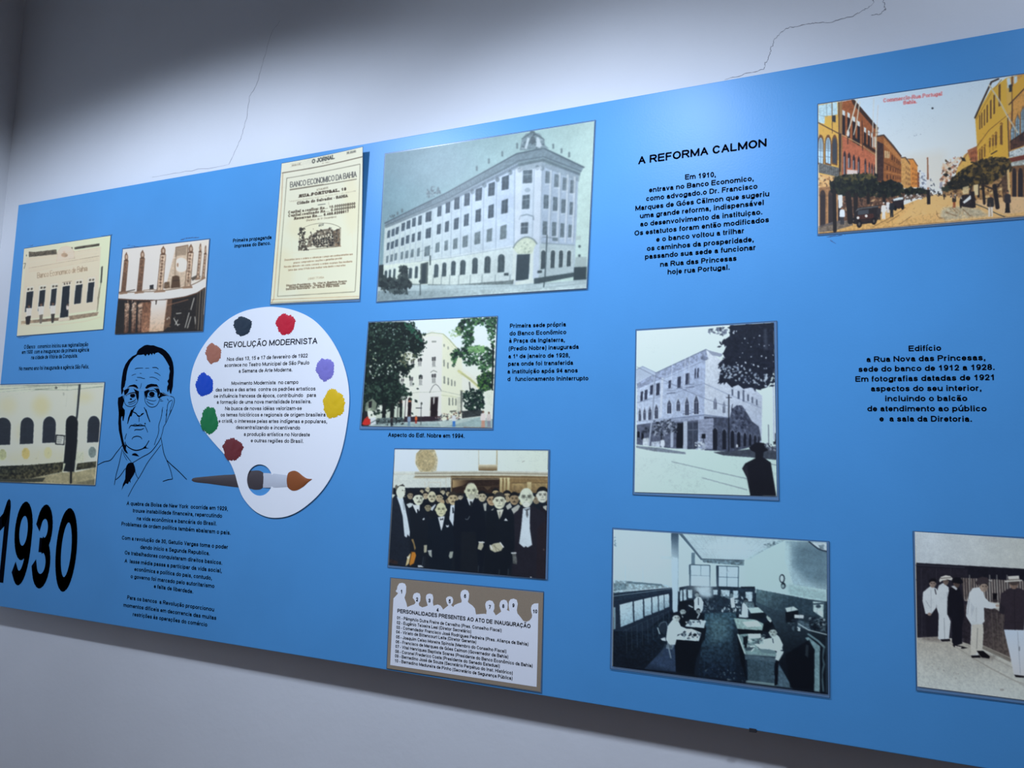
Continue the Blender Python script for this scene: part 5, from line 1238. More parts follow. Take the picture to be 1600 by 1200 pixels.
    # further left blocks
    p([456,475,500,462,612,595,614,770,456,770], (146,98,62), 1, .14); p([456,500,500,520,498,760,456,760], (70,54,52), 1, .2); l([458,470,500,462,560,530,612,598], 10, (66,54,50), .9); p([500,480,590,580,612,610,612,640,500,520], (176,126,80), .9, .1); s.wins([504,550,540,560,538,620,504,620], 3, 1, (206,196,160), .5, .7); s.wins([510,640,610,680,610,760,512,760], 6, 2, (88,60,48), .4, .5); s.wins([545,570,610,630,610,670,545,630], 5, 1, (84,58,46), .4, .6); l([500,640,612,690], 5, (96,66,48)); l([512,700,612,720], 4, (206,150,96), .7)
    p([614,610,640,605,680,660,682,805,614,805], (190,150,96), 1, .1); l([614,608,640,606,684,668], 7, (84,68,56)); s.wins([640,650,680,680,680,800,640,790], 4, 4, (120,86,60), .45, .5)
    p([655,616,690,618,718,660,718,800,676,800,672,650], (196,136,74), 1, .1); l([652,616,690,616,720,662], 5, (90,66,50)); s.wins([682,660,716,680,716,790,682,790], 3, 4, (126,84,54), .4, .5)
    p([718,700,730,705,730,800,718,800], (120,80,60)); s.fol([728,690,778,720,782,810,732,812], 60, 10, [(206,212,216),(150,158,170),(190,196,200),(110,116,128)], 1.8)
    # ---- right row
    s.fol([868,700,885,650,960,600,1000,600,980,690,900,790,868,800], 150, 12, [(206,186,160),(186,150,120),(166,120,96),(224,212,190),(120,96,84)], 1.8, .03); p([985,650,1020,590,1060,560,1104,535,1108,640,1020,700,960,730], (206,170,96), 1, .1); p([1040,560,1104,532,1108,640,1060,630], (160,104,74), 1, .12); l([985,660,1040,580,1104,534], 7, (150,110,84)); s.wins([1062,565,1100,552,1102,630,1062,630], 3, 2, (110,70,56), .4, .5); p([860,770,880,760,880,810,860,810], (150,150,156))
    s.grad([1090,345,1190,170,1290,95,1310,590,1300,620,1110,640], (206,166,74), (220,182,80), [1100,500], [1290,300], .07)
    l([1090,350,1130,260,1195,120,1240,100], 12, (70,58,50)); l([1096,365,1200,180,1260,105], 5, (150,116,60))
    for x, y, w, h in ((1116,340,8,90),(1130,320,8,100),(1146,300,9,105),(1164,270,10,115),(1186,240,11,120),(1208,205,12,125),(1240,140,15,140)):
        p([x,y,x+w,y-10,x+w,y+h-6,x,y+h], (106,80,50)); l([x-3,y,x-3,y+h], 3, (226,190,96), .8)
    l([1100,540,1180,430,1310,325], 6, (140,104,54)); l([1104,560,1200,450,1310,350], 4, (228,192,96))
    for x, y, w, h in ((1116,570,8,60),(1130,555,9,66),(1148,540,9,66),(1180,500,11,80),(1200,480,11,85),(1218,460,13,90),(1250,400,18,130)):
        p([x,y,x+w,y-6,x+w,y+h-5,x,y+h], (116,86,50)); p([x-4,y-8,x+w/2,y-24,x+w+5,y-14,x+w,y-4], (150,112,56))
    p([1180,540,1260,520,1258,590,1180,600], (210,172,72), .7); l([1195,585,1230,565], 8, (70,56,44))
    p([1290,95,1410,60,1600,30,1780,13,1780,900,1320,900,1305,600], (196,150,84), 1, .12); p([1290,92,1320,86,1330,300,1300,330], (206,172,92)); p([1295,95,1315,92,1325,150,1300,160], (190,206,212)); p([1308,140,1330,132,1330,180,1310,186], (56,60,60)); p([1340,85,1362,80,1362,125,1342,132], (190,206,212)); l([1330,85,1330,300,1320,560], 7, (84,60,46)); p([1330,150,1407,70,1440,70,1440,130,1330,250], (214,172,70), .9)
    l([1310,265,1420,150], 8, (84,62,50)); l([1300,330,1310,600], 6, (70,56,48))
    for x, y, w, h in ((1322,390,30,110),(1352,330,26,150),(1386,280,30,180),(1440,260,36,200),(1510,250,40,210),(1590,240,44,220),(1680,230,48,220)):
        p([x-5,y+h,x-5,y+40,x+w/2,y-14,x+w+5,y+36,x+w+5,y+h], (140,100,62)); p([x,y+h,x,y+40,x+w/2,y,x+w,y+36,x+w,y+h], (130,156,170), 1, .2); l([x+w/2,y+4,x+w/2,y+h], 3, (84,80,76)); l([x,y+h*.45,x+w,y+h*.42], 3, (84,80,76))
    p([1315,500,1407,440,1780,380,1780,480,1407,530,1318,560], (84,60,50), 1, .3); l([1318,505,1407,445], 4, (50,42,40)); p([1310,570,1410,535,1780,470,1780,560,1410,590,1312,610], (180,190,190), 1, .18); s.fol([1315,575,1410,540,1410,585,1315,605], 40, 8, [(130,140,140),(206,212,210)], 2); p([1312,612,1410,590,1780,560,1780,600,1410,625,1314,640], (116,64,50)); p([1312,640,1410,620,1780,600,1780,650,1410,660,1320,668], (170,176,170), 1, .3)
    p([1318,665,1410,655,1780,640,1780,900,1320,900], (120,90,64), 1, .2)
    for x, w in ((1330,26),(1368,30),(1420,34),(1480,36),(1550,40),(1630,44),(1710,48)): s.ell(x+w/2,710,w/2,36,(54,46,46)); p([x,710,x+w,708,x+w,880,x,880], (50,44,46)); l([x-5,700,x-6,880], 7, (176,136,92))
    l([1182,140,1240,230,1300,340,1365,445], 9, (214,208,186)); l([1186,142,1300,336,1362,440], 2, (120,110,96)); p([1375,470,1400,440,1407,500,1380,500], (60,46,44))
    # ---- street
    s.grad([77,1100,77,1060,300,1010,640,910,790,850,860,845,960,850,1100,900,1407,905,1780,890,1780,957,1407,985], (196,160,104), (206,172,120), [600,1050], [850,860], .12); p([790,855,860,848,960,880,1000,930,880,960,640,1000,560,1040,700,900], (222,190,132), .6, .1, 3); p([880,930,1000,920,1120,940,1180,985,900,1015,860,985], (150,156,150), .6, .25, 3)
    s.fol([560,1060,700,920,860,860,1000,930,1100,1000,700,1040], 150, 14, [(160,126,80),(214,180,126),(140,110,74),(226,196,146)], 5, 0, .45)
    for q in ((430,1055,560,985,640,930),(520,1030,600,980),(600,1040,680,985),(840,950,850,990,880,1000),(900,960,970,985),(940,930,975,965),(1010,940,1060,985)): l(list(q), 4, (110,84,60), .8, True)
    p([80,1050,180,1020,300,1000,300,1045,180,1080,80,1092], (96,92,92), .8, .3); p([1080,905,1160,925,1280,975,1407,960,1780,930,1780,870,1300,860], (206,176,136), 1, .12); l([1085,905,1150,930,1240,975,1280,990], 7, (80,80,72)); l([80,1098,400,1070,800,1035,1407,985], 5, (84,60,44), .8)
    p([228,830,470,830,640,830,780,840,790,858,640,880,560,930,430,960,300,1010,228,1020], (104,80,66), 1, .35); s.fol([230,840,640,840,640,890,230,960], 70, 16, [(60,50,48),(140,104,80),(190,160,124),(84,66,56)], 2.6); p([205,850,232,848,232,930,210,935], (216,220,218))
    p([880,800,1310,720,1312,870,1180,905,1060,870,880,850], (150,120,84), 1, .3); s.fol([940,810,1300,760,1300,880,1100,880,940,840], 80, 16, [(84,66,54),(206,180,130),(60,50,46),(176,140,92)], 2.6); p([1320,900,1180,900,1080,905,1100,880,1310,860], (196,164,122), 1, .15)
    # trees
    K = [(34,40,38),(46,52,44),(28,32,34),(60,64,50),(40,44,46)]
    for q, n in (([150,775,200,735,280,715,400,715,455,740,465,800,440,850,350,860,230,855,160,825],330),([470,770,540,757,620,780,625,830,560,860,480,860,450,820],170),([620,815,680,805,780,815,780,840,640,848],70)):
        p(q, (38,44,42), 1, .25); s.fol(q, n, 15, K, 1.7, .05)
    s.fol([200,735,300,712,420,715,450,740,300,760], 60, 12, [(90,84,56),(70,72,54),(110,100,64)], 1.8)
    q = [900,800,940,740,1010,680,1090,640,1180,610,1280,605,1320,630,1325,690,1280,720,1200,770,1100,780,1040,800,980,815]
    p(q, (62,54,42), 1, .3); s.fol(q, 420, 15, [(70,62,44),(96,84,54),(48,44,38),(120,100,58),(40,40,36)], 1.7, .04); s.fol([900,800,1000,720,1080,740,1040,800,960,815], 90, 13, [(36,38,38),(50,48,42)], 1.7); s.fol([870,805,920,790,920,822,870,825], 26, 12, [(56,62,54)], 1.8)
    for q in ((1215,790,1235,930,26),(1140,780,1150,905,16),(270,840,285,1020,40),(320,850,318,960,30),(180,820,185,1080,26),(400,845,400,900,22),(500,850,505,905,20),(1110,785,1112,860,14)): l(list(q[:4]), q[4], (44,40,40))
    l([1140,785,1215,815], 10, (60,50,44)); l([1280,740,1230,800], 10, (60,50,44)); p([205,850,232,848,232,930,210,935], (216,220,218)); p([1080,785,1110,780,1110,850,1080,850], (206,190,150)); p([1010,800,1050,790,1050,840,1010,845], (206,190,150), .8)
    p([1260,740,1300,700,1320,900,1270,890], (84,66,54), .8, .3); p([1295,690,1310,680,1320,870,1305,870], (206,180,130))
    # lamp column, carts, cars, people
    p([778,605,788,605,794,815,780,815], (140,104,84)); p([776,815,800,815,802,910,780,912], (44,42,44)); p([776,750,796,750,798,800,776,800], (200,200,196)); s.fol([800,740,830,770,825,850,800,850], 20, 9, [(120,124,130),(84,88,94)], 2.4); s.fol([640,850,780,835,780,870,640,885], 50, 9, [(40,40,44),(206,204,200),(110,96,84)], 2); s.fol([800,830,900,820,900,860,800,850], 30, 8, [(50,48,50),(120,100,84)], 2)
    def car(x, y, k):
        P = lambda *v: [x+v[i]*k if i % 2 == 0 else y+v[i]*k for i in range(len(v))]
        p(P(5,-62,30,-88,130,-100,165,-105,172,-96,170,-40,150,10,40,22,0,18), (46,42,44), 1, .1); p(P(10,-60,28,-84,150,-100,168,-100,160,-92,40,-78), (96,98,100)); p(P(30,-70,100,-78,100,-48,28,-40), (74,78,84)); p(P(20,-38,130,-50,140,-10,30,4), (74,50,46), 1, .15); l(P(2,-20,40,-6,120,-14), 8*k, (40,36,38))
        for a, b, r in ((38,18,26),(134,0,24),(0,-2,16)): s.ell(x+a*k,y+b*k,r*k*.7,r*k,(34,32,34)); s.ell(x+a*k,y+b*k,r*k*.3,r*k*.45,(90,84,80))
        for a, b in ((30,-22),(84,-34)): s.ell(x+a*k,y+b*k,9*k,9*k,(226,226,220))
    car(305, 1018, .98); 
    p([556,880,590,865,625,862,630,880,628,920,600,940,560,930], (48,42,46), 1, .1); p([560,876,600,864,628,864,624,878,564,888], (196,206,206)); s.ell(622,925,10,20,(30,30,32)); s.ell(575,935,10,16,(30,30,32))
    for x, y, h, c, g, hat in ((500,1005,108,(222,222,216),(214,214,208),(230,228,220)),(528,965,84,(206,206,204),(190,190,190),None),(552,992,108,(44,48,54),(40,44,50),(60,56,56)),(232,1040,116,(206,214,218),(60,62,68),(60,58,60)),(955,932,88,(60,54,50),(140,84,56),None),(890,880,44,(60,54,52),(80,66,56),None),(1190,990,150,(54,52,52),(214,208,196),(170,140,90)),(1300,960,140,(56,52,56),(48,44,48),(60,54,54)),(470,1010,90,(60,56,58),(50,48,50),None)):
        s.person(x, y, h, c, g, (150,110,84), hat)
    l([1186,905,1194,985], 5, (120,100,80), .8); p([1282,965,1292,900,1306,900,1318,965], (40,38,40))
    p([1005,850,1060,845,1090,890,1080,935,1010,925,995,900], (50,44,46), 1, .3); p([1010,895,1060,850,1070,870,1020,905], (206,210,208)); s.ell(998,900,8,36,(40,36,38)); p([1060,830,1085,825,1095,930,1070,935], (44,38,40)); s.fol([930,840,1000,830,1000,870,930,870], 24, 9, [(60,54,52),(150,120,92),(206,200,190)], 2)
    s.grain(.04, 1.6, .03); s.soften(.3)
    return s

# ---- 10. office with two rows of desks
def pic_office():
    s = Pic(crop(930, 800, 3.87), (113,105, 1400,182, 1408,1100, 105,930), (28,40,54), 29, 400, 300, 1.45)
    p, l = s.poly, s.line
    W = (196,222,230)
    s.grad([113,105,1400,182,1402,540,900,480,112,480], (206,228,232), (190,218,220), [300,300], [1100,300], .03)
    # ceiling boards, beams, frieze
    p([510,130,1150,170,900,290,640,275], (180,204,210)); 
    for k in range(16): x = 525+k*40; l([x,131+(x-510)*.06,690+k*14,278+k*.8], 2.2, (150,176,184), .6)
    for x0, y0, x1, y1 in ((610,222,960,232),): l([x0,y0,x1,y1], 3, (150,174,182), .7)
    p([505,130,530,132,655,290,640,290,596,235], (90,112,126)); p([1120,168,1150,170,1010,240,930,290,915,285], (140,166,172), .8, .3); s.fol([1030,190,1130,170,1060,215,1020,215], 24, 10, [(70,92,104),(140,164,170)], 3, 0, .7)
    p([650,285,902,290,902,325,652,305], (110,134,144), 1, .4); l([650,283,902,292], 5, (56,74,88))
    s.grad([1150,175,1400,182,1402,470,1200,440,1150,300], (120,146,158), (160,188,196), [1390,200], [1180,330], .05); p([1200,200,1400,210,1402,440,1280,420,1190,320], (84,110,124), .6, .12, 9); p([1290,182,1400,184,1400,240,1350,220], (206,222,226), .9, .1, 2); l([1295,180,1350,222,1400,238], 9, (50,66,80), 1, True); p([1350,200,1385,196,1385,225,1360,222], (110,130,140), .8, .5); p([900,290,1030,230,1180,180,1180,460,905,470], (190,218,218), .6, .03, 4); p([1160,430,1400,480,1400,545,1170,500], (150,180,182), .8, .1, 4)
    s.fol([113,150,130,150,130,210,113,210], 12, 9, [(110,134,146)], 2, 0, .6)
    # columns
    s.grad([460,128,506,130,504,280,462,270], (70,92,110), (170,196,206), [480,130], [480,290]); p([462,270,504,280,500,600,470,610], (186,212,222)); l([506,140,502,560], 4, (120,146,158), .7); p([582,245,604,245,606,360,590,450,584,450], (110,136,150)); p([584,330,604,330,606,450,588,450], (170,198,208), .8)
    p([400,265,470,268,470,285,400,282], (170,196,202), .8); l([290,330,290,420], 3, (150,176,186)); l([185,320,185,420], 4, (170,196,204)); l([306,270,306,330], 2.5, (170,196,204), .7)
    # rear windows
    for q in ((575,318,695,322,695,450,575,448),(735,325,868,330,866,455,738,450)): p(list(q), W); l(list(q)+list(q[:2]), 6, (70,92,106))
    p([568,318,580,318,580,450,570,450], (80,104,118)); p([733,322,748,324,748,452,735,450], (56,74,90)); l([640,322,640,385,], 4, (110,136,148)); l([585,382,692,386], 4, (110,136,148)); l([798,330,798,452], 4, (80,104,118)); l([748,392,864,396], 4, (80,104,118)); s.fol([755,335,860,338,860,388,755,385], 24, 6, [(170,192,200)], 1.6, 0, .8)
    # left partition
    p([113,410,200,415,430,440,460,455,113,500], (150,176,184), .9, .4); l([200,425,400,440], 14, (84,108,120), .7); p([113,430,190,430,190,465,113,480], (110,136,146), .8, .4); p([113,490,465,455,468,480,113,545], (44,60,76), 1, .2); l([113,508,465,462], 4, (150,176,186), .8); l([113,480,300,468,460,455], 5, (190,212,218))
    p([113,540,468,480,468,600,300,720,113,720], (40,54,70), 1, .1)
    for a in ((150,560,228,540,232,665,156,695),(236,540,290,526,292,640,240,660),(298,525,340,515,342,618,300,630),(346,515,380,507,382,600,348,612),(386,506,416,500,418,588,388,598),(420,500,448,494,450,572,422,582)): s.grad(list(a), (200,224,230), (150,180,192), list(a[:2]), list(a[4:6]), .08)
    p([113,575,125,575,125,705,113,710], (130,158,170))
    s.grad([107,720,300,720,470,590,480,620,450,800,310,950,105,930], (30,44,58), (24,34,46), [300,700], [200,920], .25)
    for k in range(9): x = 190+k*32; l([x,710-k*14,x+4,850-k*16], 3, (90,112,124), .55); l([x-22,722-k*14,x,708-k*14], 2.5, (90,112,124), .5)
    # floor aisle, rear wall of pigeon holes
    p([510,455,560,445,905,455,970,460,960,620,660,610,510,600], (44,60,74), 1, .3); 
    for q in ((515,475,528,470,528,535,515,545),(535,468,552,465,553,530,537,535),(562,470,588,470,588,520,564,520),(715,470,742,470,740,500,716,500),(762,470,815,472,812,510,764,508),(835,475,865,475,862,520,838,520),(910,482,952,482,950,540,912,540)): p(list(q), W, .9, .15)
    p([600,450,700,445,710,510,690,520,640,510], (196,222,230), .85, .05, 4); s.fol([640,520,750,520,750,600,640,600], 40, 12, [(36,48,62),(96,116,128)], 3); s.fol([760,500,890,500,890,600,760,600], 50, 10, [(190,212,218),(40,52,66),(110,134,144)], 2.2); p([880,450,968,450,966,462,884,462], (36,48,60))
    s.grad([665,612,850,605,870,740,940,1040,620,1010,640,840], (66,94,108), (28,42,58), [740,660], [780,960], .3); p([690,650,800,640,810,760,700,800], (104,138,144), .45, .4, 8); p([840,640,870,740,940,1040,860,1020,830,800], (22,32,44), .6, 0, 3); p([300,945,440,800,480,770,500,970], (56,74,98), 1, .15); p([1100,900,1200,1070,1040,1050,1090,980], (90,116,130), .9, .2)
    # left desks and clerks
    p([510,540,610,530,660,640,540,690,505,640], (24,34,44)); p([545,690,575,650,640,655,672,655,660,700,560,692], (196,218,222), 1, .06); s.fol([555,650,640,650,640,675,555,680], 26, 10, [(60,76,90),(226,238,238),(120,140,150)], 2); p([480,765,560,705,648,708,628,780,490,770], (200,220,222)); s.fol([520,715,640,712,620,770,520,765], 36, 12, [(70,86,100),(230,240,240),(40,52,64),(150,170,176)], 2); s.ell(604,742,12,9,(30,40,50)); p([540,706,640,706,645,722,545,720], (214,230,230))
    p([482,770,630,780,672,690,672,720,610,900,600,990,490,970], (18,26,36), 1, .1); p([560,695,660,700,668,665,665,770,640,790,645,730], (22,32,42))
    p([440,690,470,650,500,650,520,690,555,705,520,735,500,740,486,800,455,808,430,770], (206,226,228)); s.face(492,640,28,(190,208,208),(30,40,50),look=.5); s.face(532,602,22,(170,190,192),(24,34,44),look=.5); p([512,620,545,615,545,690,520,690], (22,32,42)); p([524,622,534,632,530,640], (200,220,222)); l([520,700,548,712], 9, (196,214,216))
    s.ell(412,695,24,34,(44,58,72)); l([388,690,400,670,430,665,440,700], 4, (130,154,166), .8, True); p([398,765,425,755,430,780,405,775], (196,214,220)); l([380,700,392,735], 7, (170,194,202)); l([440,790,460,880], 6, (150,170,180)); l([425,800,400,870], 5, (60,76,90)); l([450,800,480,860], 5, (60,76,90)); p([430,800,480,800,470,830,430,825], (120,140,152), .8, .4)
    p([600,530,618,510,640,515,656,545,652,590,640,610,600,590], (206,226,230)); s.face(617,500,16,(140,160,166),(30,40,50)); l([625,520,626,560], 6, (60,76,90)); s.face(625,600,16,(140,156,160),(24,34,44)); p([600,620,650,615,655,650,600,650], (22,32,42)); l([632,615,620,640], 7, (196,214,218)); p([555,560,590,545,600,580,560,600], (30,42,54)); l([570,565,590,575], 8, (190,208,212))
    # right side: far clerks, desks
    p([818,520,840,510,848,575,825,580], (206,224,228)); s.ell(826,505,11,14,(110,130,138)); p([890,560,905,535,920,545,925,600,926,636,885,630], (206,226,230)); s.face(912,540,17,(90,108,116),(24,34,44)); p([872,615,925,640,870,635], (196,216,220)); p([920,575,1000,575,1030,605,945,615], (180,206,206), 1, .1); p([940,612,1030,606,1020,640,950,650], (26,36,46)); p([900,545,960,545,965,580,925,580], (110,134,142), .8, .4); p([1000,545,1050,555,1060,590,1010,590], (24,34,44), 1, .2); s.fol([1005,535,1050,540,1045,565,1010,560], 14, 10, [(150,170,176),(60,76,88)], 2)
    p([840,640,970,650,1030,680,1010,715,860,705], (150,180,178), 1, .12); p([890,665,980,655,1010,690,920,695], (206,222,220), .9, .15); p([860,705,1010,715,1020,745,870,740], (20,28,38)); s.face(1056,634,24,(170,190,188),None,bald=True); p([1020,670,1070,650,1090,690,1080,730,1010,720], (20,28,38)); p([1048,655,1075,650,1060,668], (190,208,210))
    p([865,740,915,735,1000,735,1100,855,1090,870,905,855], (130,160,162), 1, .12); s.fol([890,745,1030,740,1060,830,930,830], 60, 14, [(206,224,222),(40,52,64),(90,112,120),(180,202,202)], 2.2); p([925,735,1000,735,1005,760,930,765], (206,224,224)); p([905,820,965,815,945,835,912,838], (70,90,100)); p([990,825,1080,825,1092,858,1010,850], (110,136,142)); l([865,740,905,855], 9, (190,212,210)); l([905,858,1092,872], 7, (120,146,150)); for_ = [(905,755),(918,750),(912,775)]
    for x, y in for_: p([x-8,y,x+6,y-3,x+6,y+44,x-8,y+46], (24,34,44))
    p([900,862,1095,880,1092,910,905,890], (84,106,118), 1, .15); p([920,885,1085,905,1082,1040,925,1015], (66,88,100), 1, .25); p([915,1015,1090,1035,1095,1055,910,1035], (120,146,152)); p([860,745,905,862,920,1030,880,900], (16,24,34)); p([1090,900,1110,900,1105,1040,1085,1050], (14,20,30))
    p([1065,760,1100,740,1130,770,1142,830,1100,840,1060,830,1015,800,1020,780,1050,790], (206,226,224)); s.face(1076,728,30,(180,200,198),(30,40,50),look=-.4,tache=(60,70,78)); l([1074,765,1078,790], 6, (60,76,90)); p([1015,770,1060,760,1070,785,1020,795], (206,226,224)); p([960,795,1060,800,1080,830,1000,825], (206,226,224)); p([1100,835,1140,840,1135,880,1112,900,1090,890], (190,210,210)); p([1130,850,1148,855,1142,890,1130,890], (200,218,220)); s.ell(1150,820,18,24,(30,42,54))
    # right wall panelling and shelves
    s.grad([975,465,1400,548,1408,1100,1200,1075,1110,900,1150,830,1060,640,970,560], (70,92,104), (20,28,38), [1050,500], [1200,900], .1); s.grad([975,465,1400,548,1400,640,1080,590,975,540], (96,124,132), (56,76,88), [1000,490], [1150,600], .16)
    for x in (1075,1140,1260): l([x,480+(x-975)*.2,x+5,620], 4, (60,78,90), .8)
    p([1318,540,1382,545,1380,640,1320,600], (180,204,204), 1, .2); l([1325,556,1376,552], 10, (60,78,90), 1, True); s.ell(1350,570,16,10,(60,78,90)); p([1325,590,1375,600,1376,636], (206,224,224))
    p([1150,580,1200,570,1228,590,1160,605], (190,210,210)); p([1150,605,1230,595,1230,660,1155,670], (20,28,38)); p([1205,620,1262,622,1260,642,1206,640], (206,220,222)); p([1220,650,1300,670,1300,720,1225,690], (84,106,118), .9, .4); l([1225,672,1290,712,1400,740], 6, (180,200,204)); s.fol([1290,640,1400,640,1400,720,1300,700], 60, 14, [(30,40,52),(84,104,114),(150,170,176),(20,28,38)], 2.2); p([1222,690,1242,700,1240,720,1225,718], (190,210,214)); s.fol([1160,640,1230,650,1225,720,1165,700], 24, 12, [(40,52,64),(84,104,114)], 2)
    p([1270,760,1290,755,1360,810,1360,1090,1325,1085,1328,830], (120,150,156), 1, .15); l([1290,738,1350,780,1385,815], 12, (110,138,146)); p([1275,800,1292,805,1288,880,1270,865], (170,196,198)); l([1385,815,1375,880,1385,920,1372,980,1380,1080], 10, (90,116,126), .8); p([1360,815,1375,820,1368,1090,1358,1090], (20,28,38)); p([1295,770,1325,830,1322,1080,1180,1060,1150,860], (14,20,30), .8); l([1400,760,1400,1095], 8, (60,80,92), .7)
    # wall clock
    s.ell(1131,402,17,27,(30,42,52)); s.ell(1130,402,11,20,(196,218,220)); s.ell(1138,445,14,20,(30,42,52)); s.ell(1136,448,9,12,(150,176,180))
    p([105,860,480,960,620,1010,940,1040,1408,1100,105,930], (24,34,46), .4, .1, 4)
    l([114,106,106,930], 5, (206,216,216), .8); s.fol([640,940,900,960,900,1020,640,1000], 20, 5, [(96,116,126)], 1.5); p([800,1005,830,1015,800,1022], (130,150,158))
    for x, y, rx, ry, a in ((300,260,170,110,.35),(640,440,90,70,.3),(800,220,160,50,.25)): s.ell(x, y, rx, ry, (222,240,244), a, 0, 0, 12)
    for k in range(8): l([985+k*52,470+k*10,985+k*50,560+k*16], 2.5, (50,68,82), .5)
    l([105,935,480,968,900,1030,1405,1095], 10, (22,30,42), .7); s.grain(.04, 1.6, .04); s.soften(.3)
    return s

# ---- 11. men waiting at the counter (it runs on past the picture's edge)
def pic_queue():
    s = Pic(crop(1400, 800, 3.75), (110,115, 1070,178, 1070,1141, 125,1020), (190,192,184), 31, 330, 330, 1.45)
    p, l = s.poly, s.line
    s.grad([110,115,1070,178,1070,350,118,300], (190,200,204), (186,192,188), [200,130], [700,300], .02)
    p([118,297,1070,350,1070,420,380,385,118,400], (34,34,44), 1, .15); l([118,310,400,325], 8, (64,64,74), .8)
    p([118,320,420,335,420,740,125,735], (46,44,54), 1, .15)
    for x in (148,236,320): l([x,330,x+4,730], 4, (66,64,74), .8)
    # grille and counter
    p([380,385,1070,420,1070,560,400,520], (150,144,138), 1, .1); p([384,388,460,390,450,520,400,500], (120,110,104), .7, .3)
    for k in range(46): x = 388+k*15; l([x,384+k*.8,x+6,510+k*1.2], 7, (54,50,54), .9)
    for x in (430,548,590,650): l([x,370,x+4,520], 7, (150,150,146), .7)
    l([540,400,560,402], 4, (200,200,196)); p([565,475,592,475,590,515,566,515], (24,22,28)); s.ell(580,520,16,10,(60,54,56)); l([560,560,640,580,1070,620], 9, (150,148,140), .6)
    s.grad([400,540,570,560,640,600,1070,640,1070,960,670,870,500,780,400,760], (62,56,60), (96,88,84), [450,600], [640,800], .2); 
    for x in (560,590,618,640): l([x,590,x+12,800], 4, (110,104,98), .8)
    p([500,775,670,850,672,880,505,800], (130,126,118), .9, .1); l([505,780,670,855], 5, (160,156,146)); p([386,600,440,620,440,780,388,760], (50,46,54), .9, .3)
    # floor
    s.grad([124,735,250,730,420,770,680,900,1070,1000,1070,1141,127,1020], (176,174,164), (196,204,200), [300,760], [300,1020], .05)
    for q in ((300,760,560,920,900,1090),(440,850,680,980,1000,1100),(420,780,680,910)): l(list(q), 3, (150,146,136), .8)
    p([150,735,250,728,300,745,260,760,160,750], (120,114,110), .7, .3, 3); p([500,830,600,840,560,870,480,858], (130,126,120), .6, .2, 3); s.fol([200,780,420,800,420,1000,200,950], 26, 7, [(150,146,138),(160,158,150)], 1.8, 0, .5); s.ell(620,1040,12,7,(150,148,142),.7)
    wh, dk = (200,208,210), (30,30,40)
    # boy in white shirt
    p([172,590,245,570,248,725,180,730], (40,38,48)); p([180,450,205,432,240,450,245,490,235,560,205,600,172,595,155,520,158,470], wh); l([205,455,206,590], 4, (160,166,170), .7); s.face(215,420,24,(150,136,126),(28,26,32)); p([190,400,210,388,235,392,240,408,215,400,195,412], (28,26,32)); s.ell(196,598,11,9,(150,136,126)); l([228,452,234,480], 6, (70,70,78)); l([176,520,200,560], 3, (150,156,160))
    # man in white suit, boater
    p([238,470,250,430,275,415,308,440,312,500,300,560,302,600,320,640,310,745,262,752,246,740,250,600,238,560], wh); l([282,620,285,740], 4, (150,156,160)); l([300,470,298,600], 4, (170,176,178)); s.face(292,408,20,(130,116,108),(40,36,40)); p([252,400,262,380,290,370,316,374,332,388,326,400,300,394,270,402,256,412], (214,214,206)); l([262,388,320,384], 5, (110,104,100)); p([258,745,315,742,318,756,270,758], (40,38,44))
    # man in dark suit
    p([312,450,345,430,375,450,395,520,400,600,385,680,388,770,340,785,328,760,325,620,300,600,302,500], dk, 1, .06); s.face(355,420,24,(96,84,80),(26,24,30)); p([326,412,330,392,350,380,378,384,395,412,380,422,350,415], (26,26,34)); p([322,435,340,430,360,448,352,458], (190,194,196)); p([330,775,385,785,420,795,390,800,340,790], (28,26,32)); p([345,782,385,790,380,797,345,792], (190,188,180))
    # big man in white, dark hat
    p([428,475,450,445,490,440,510,460,520,500,545,525,600,545,602,556,560,568,515,560,518,640,500,660,512,700,505,810,475,815,480,840,440,845,436,760,440,660,410,610,412,560], wh); p([445,660,510,655,512,700,505,810,475,815,470,835,438,840,436,760], (196,196,186)); l([478,680,472,800], 5, (150,150,144)); l([470,560,470,640], 3, (170,176,178)); p([436,520,460,560,440,620], (176,184,188), .6); s.face(514,438,30,(160,146,134),(50,46,48),look=.6); p([466,412,480,388,505,378,535,384,548,408,530,416,500,420,475,428], (66,60,64)); p([466,408,476,432,482,420], (54,48,52)); s.ell(594,548,12,8,(170,156,144)); p([438,840,490,838,496,852,445,853], (24,22,28)); p([472,812,510,812,550,845,545,858,500,850], (24,22,28)); l([430,510,418,600], 4, (160,168,172))
    # man from behind, boater, white trousers
    p([612,480,650,452,690,440,730,448,770,470,790,560,770,690,630,690,636,600,606,580], (58,52,60), 1, .06); s.grad([632,688,772,692,776,800,760,960,690,950,676,880], (196,210,222), (204,208,210), [660,700], [720,950]); l([712,700,728,950], 4, (150,158,166), .8); l([692,450,696,690], 3, (44,40,48)); l([640,640,760,650], 3, (44,40,48), .7); s.face(690,420,32,(140,122,110),(60,54,54)); s.ell(690,412,28,18,(80,72,70)); p([655,376,720,372,722,402,660,406], (206,206,198)); l([658,398,722,394], 7, (120,116,110)); l([640,406,735,400], 8, (200,200,192)); p([692,952,750,958,750,970,700,966], (30,28,34)); s.ell(722,800,4,14,(130,136,142)); p([606,530,640,560,630,600,604,590], (50,46,54))
    for x, c, g in ((850,(200,208,210),(196,202,206)),(950,(40,38,46),(36,34,42))):
        s.person(x, 990, 600, c, g, (150,134,122), (40,38,44), 1, 1.1)
    s.grain(.03, 1.7, .03); s.soften(.3)
    return s

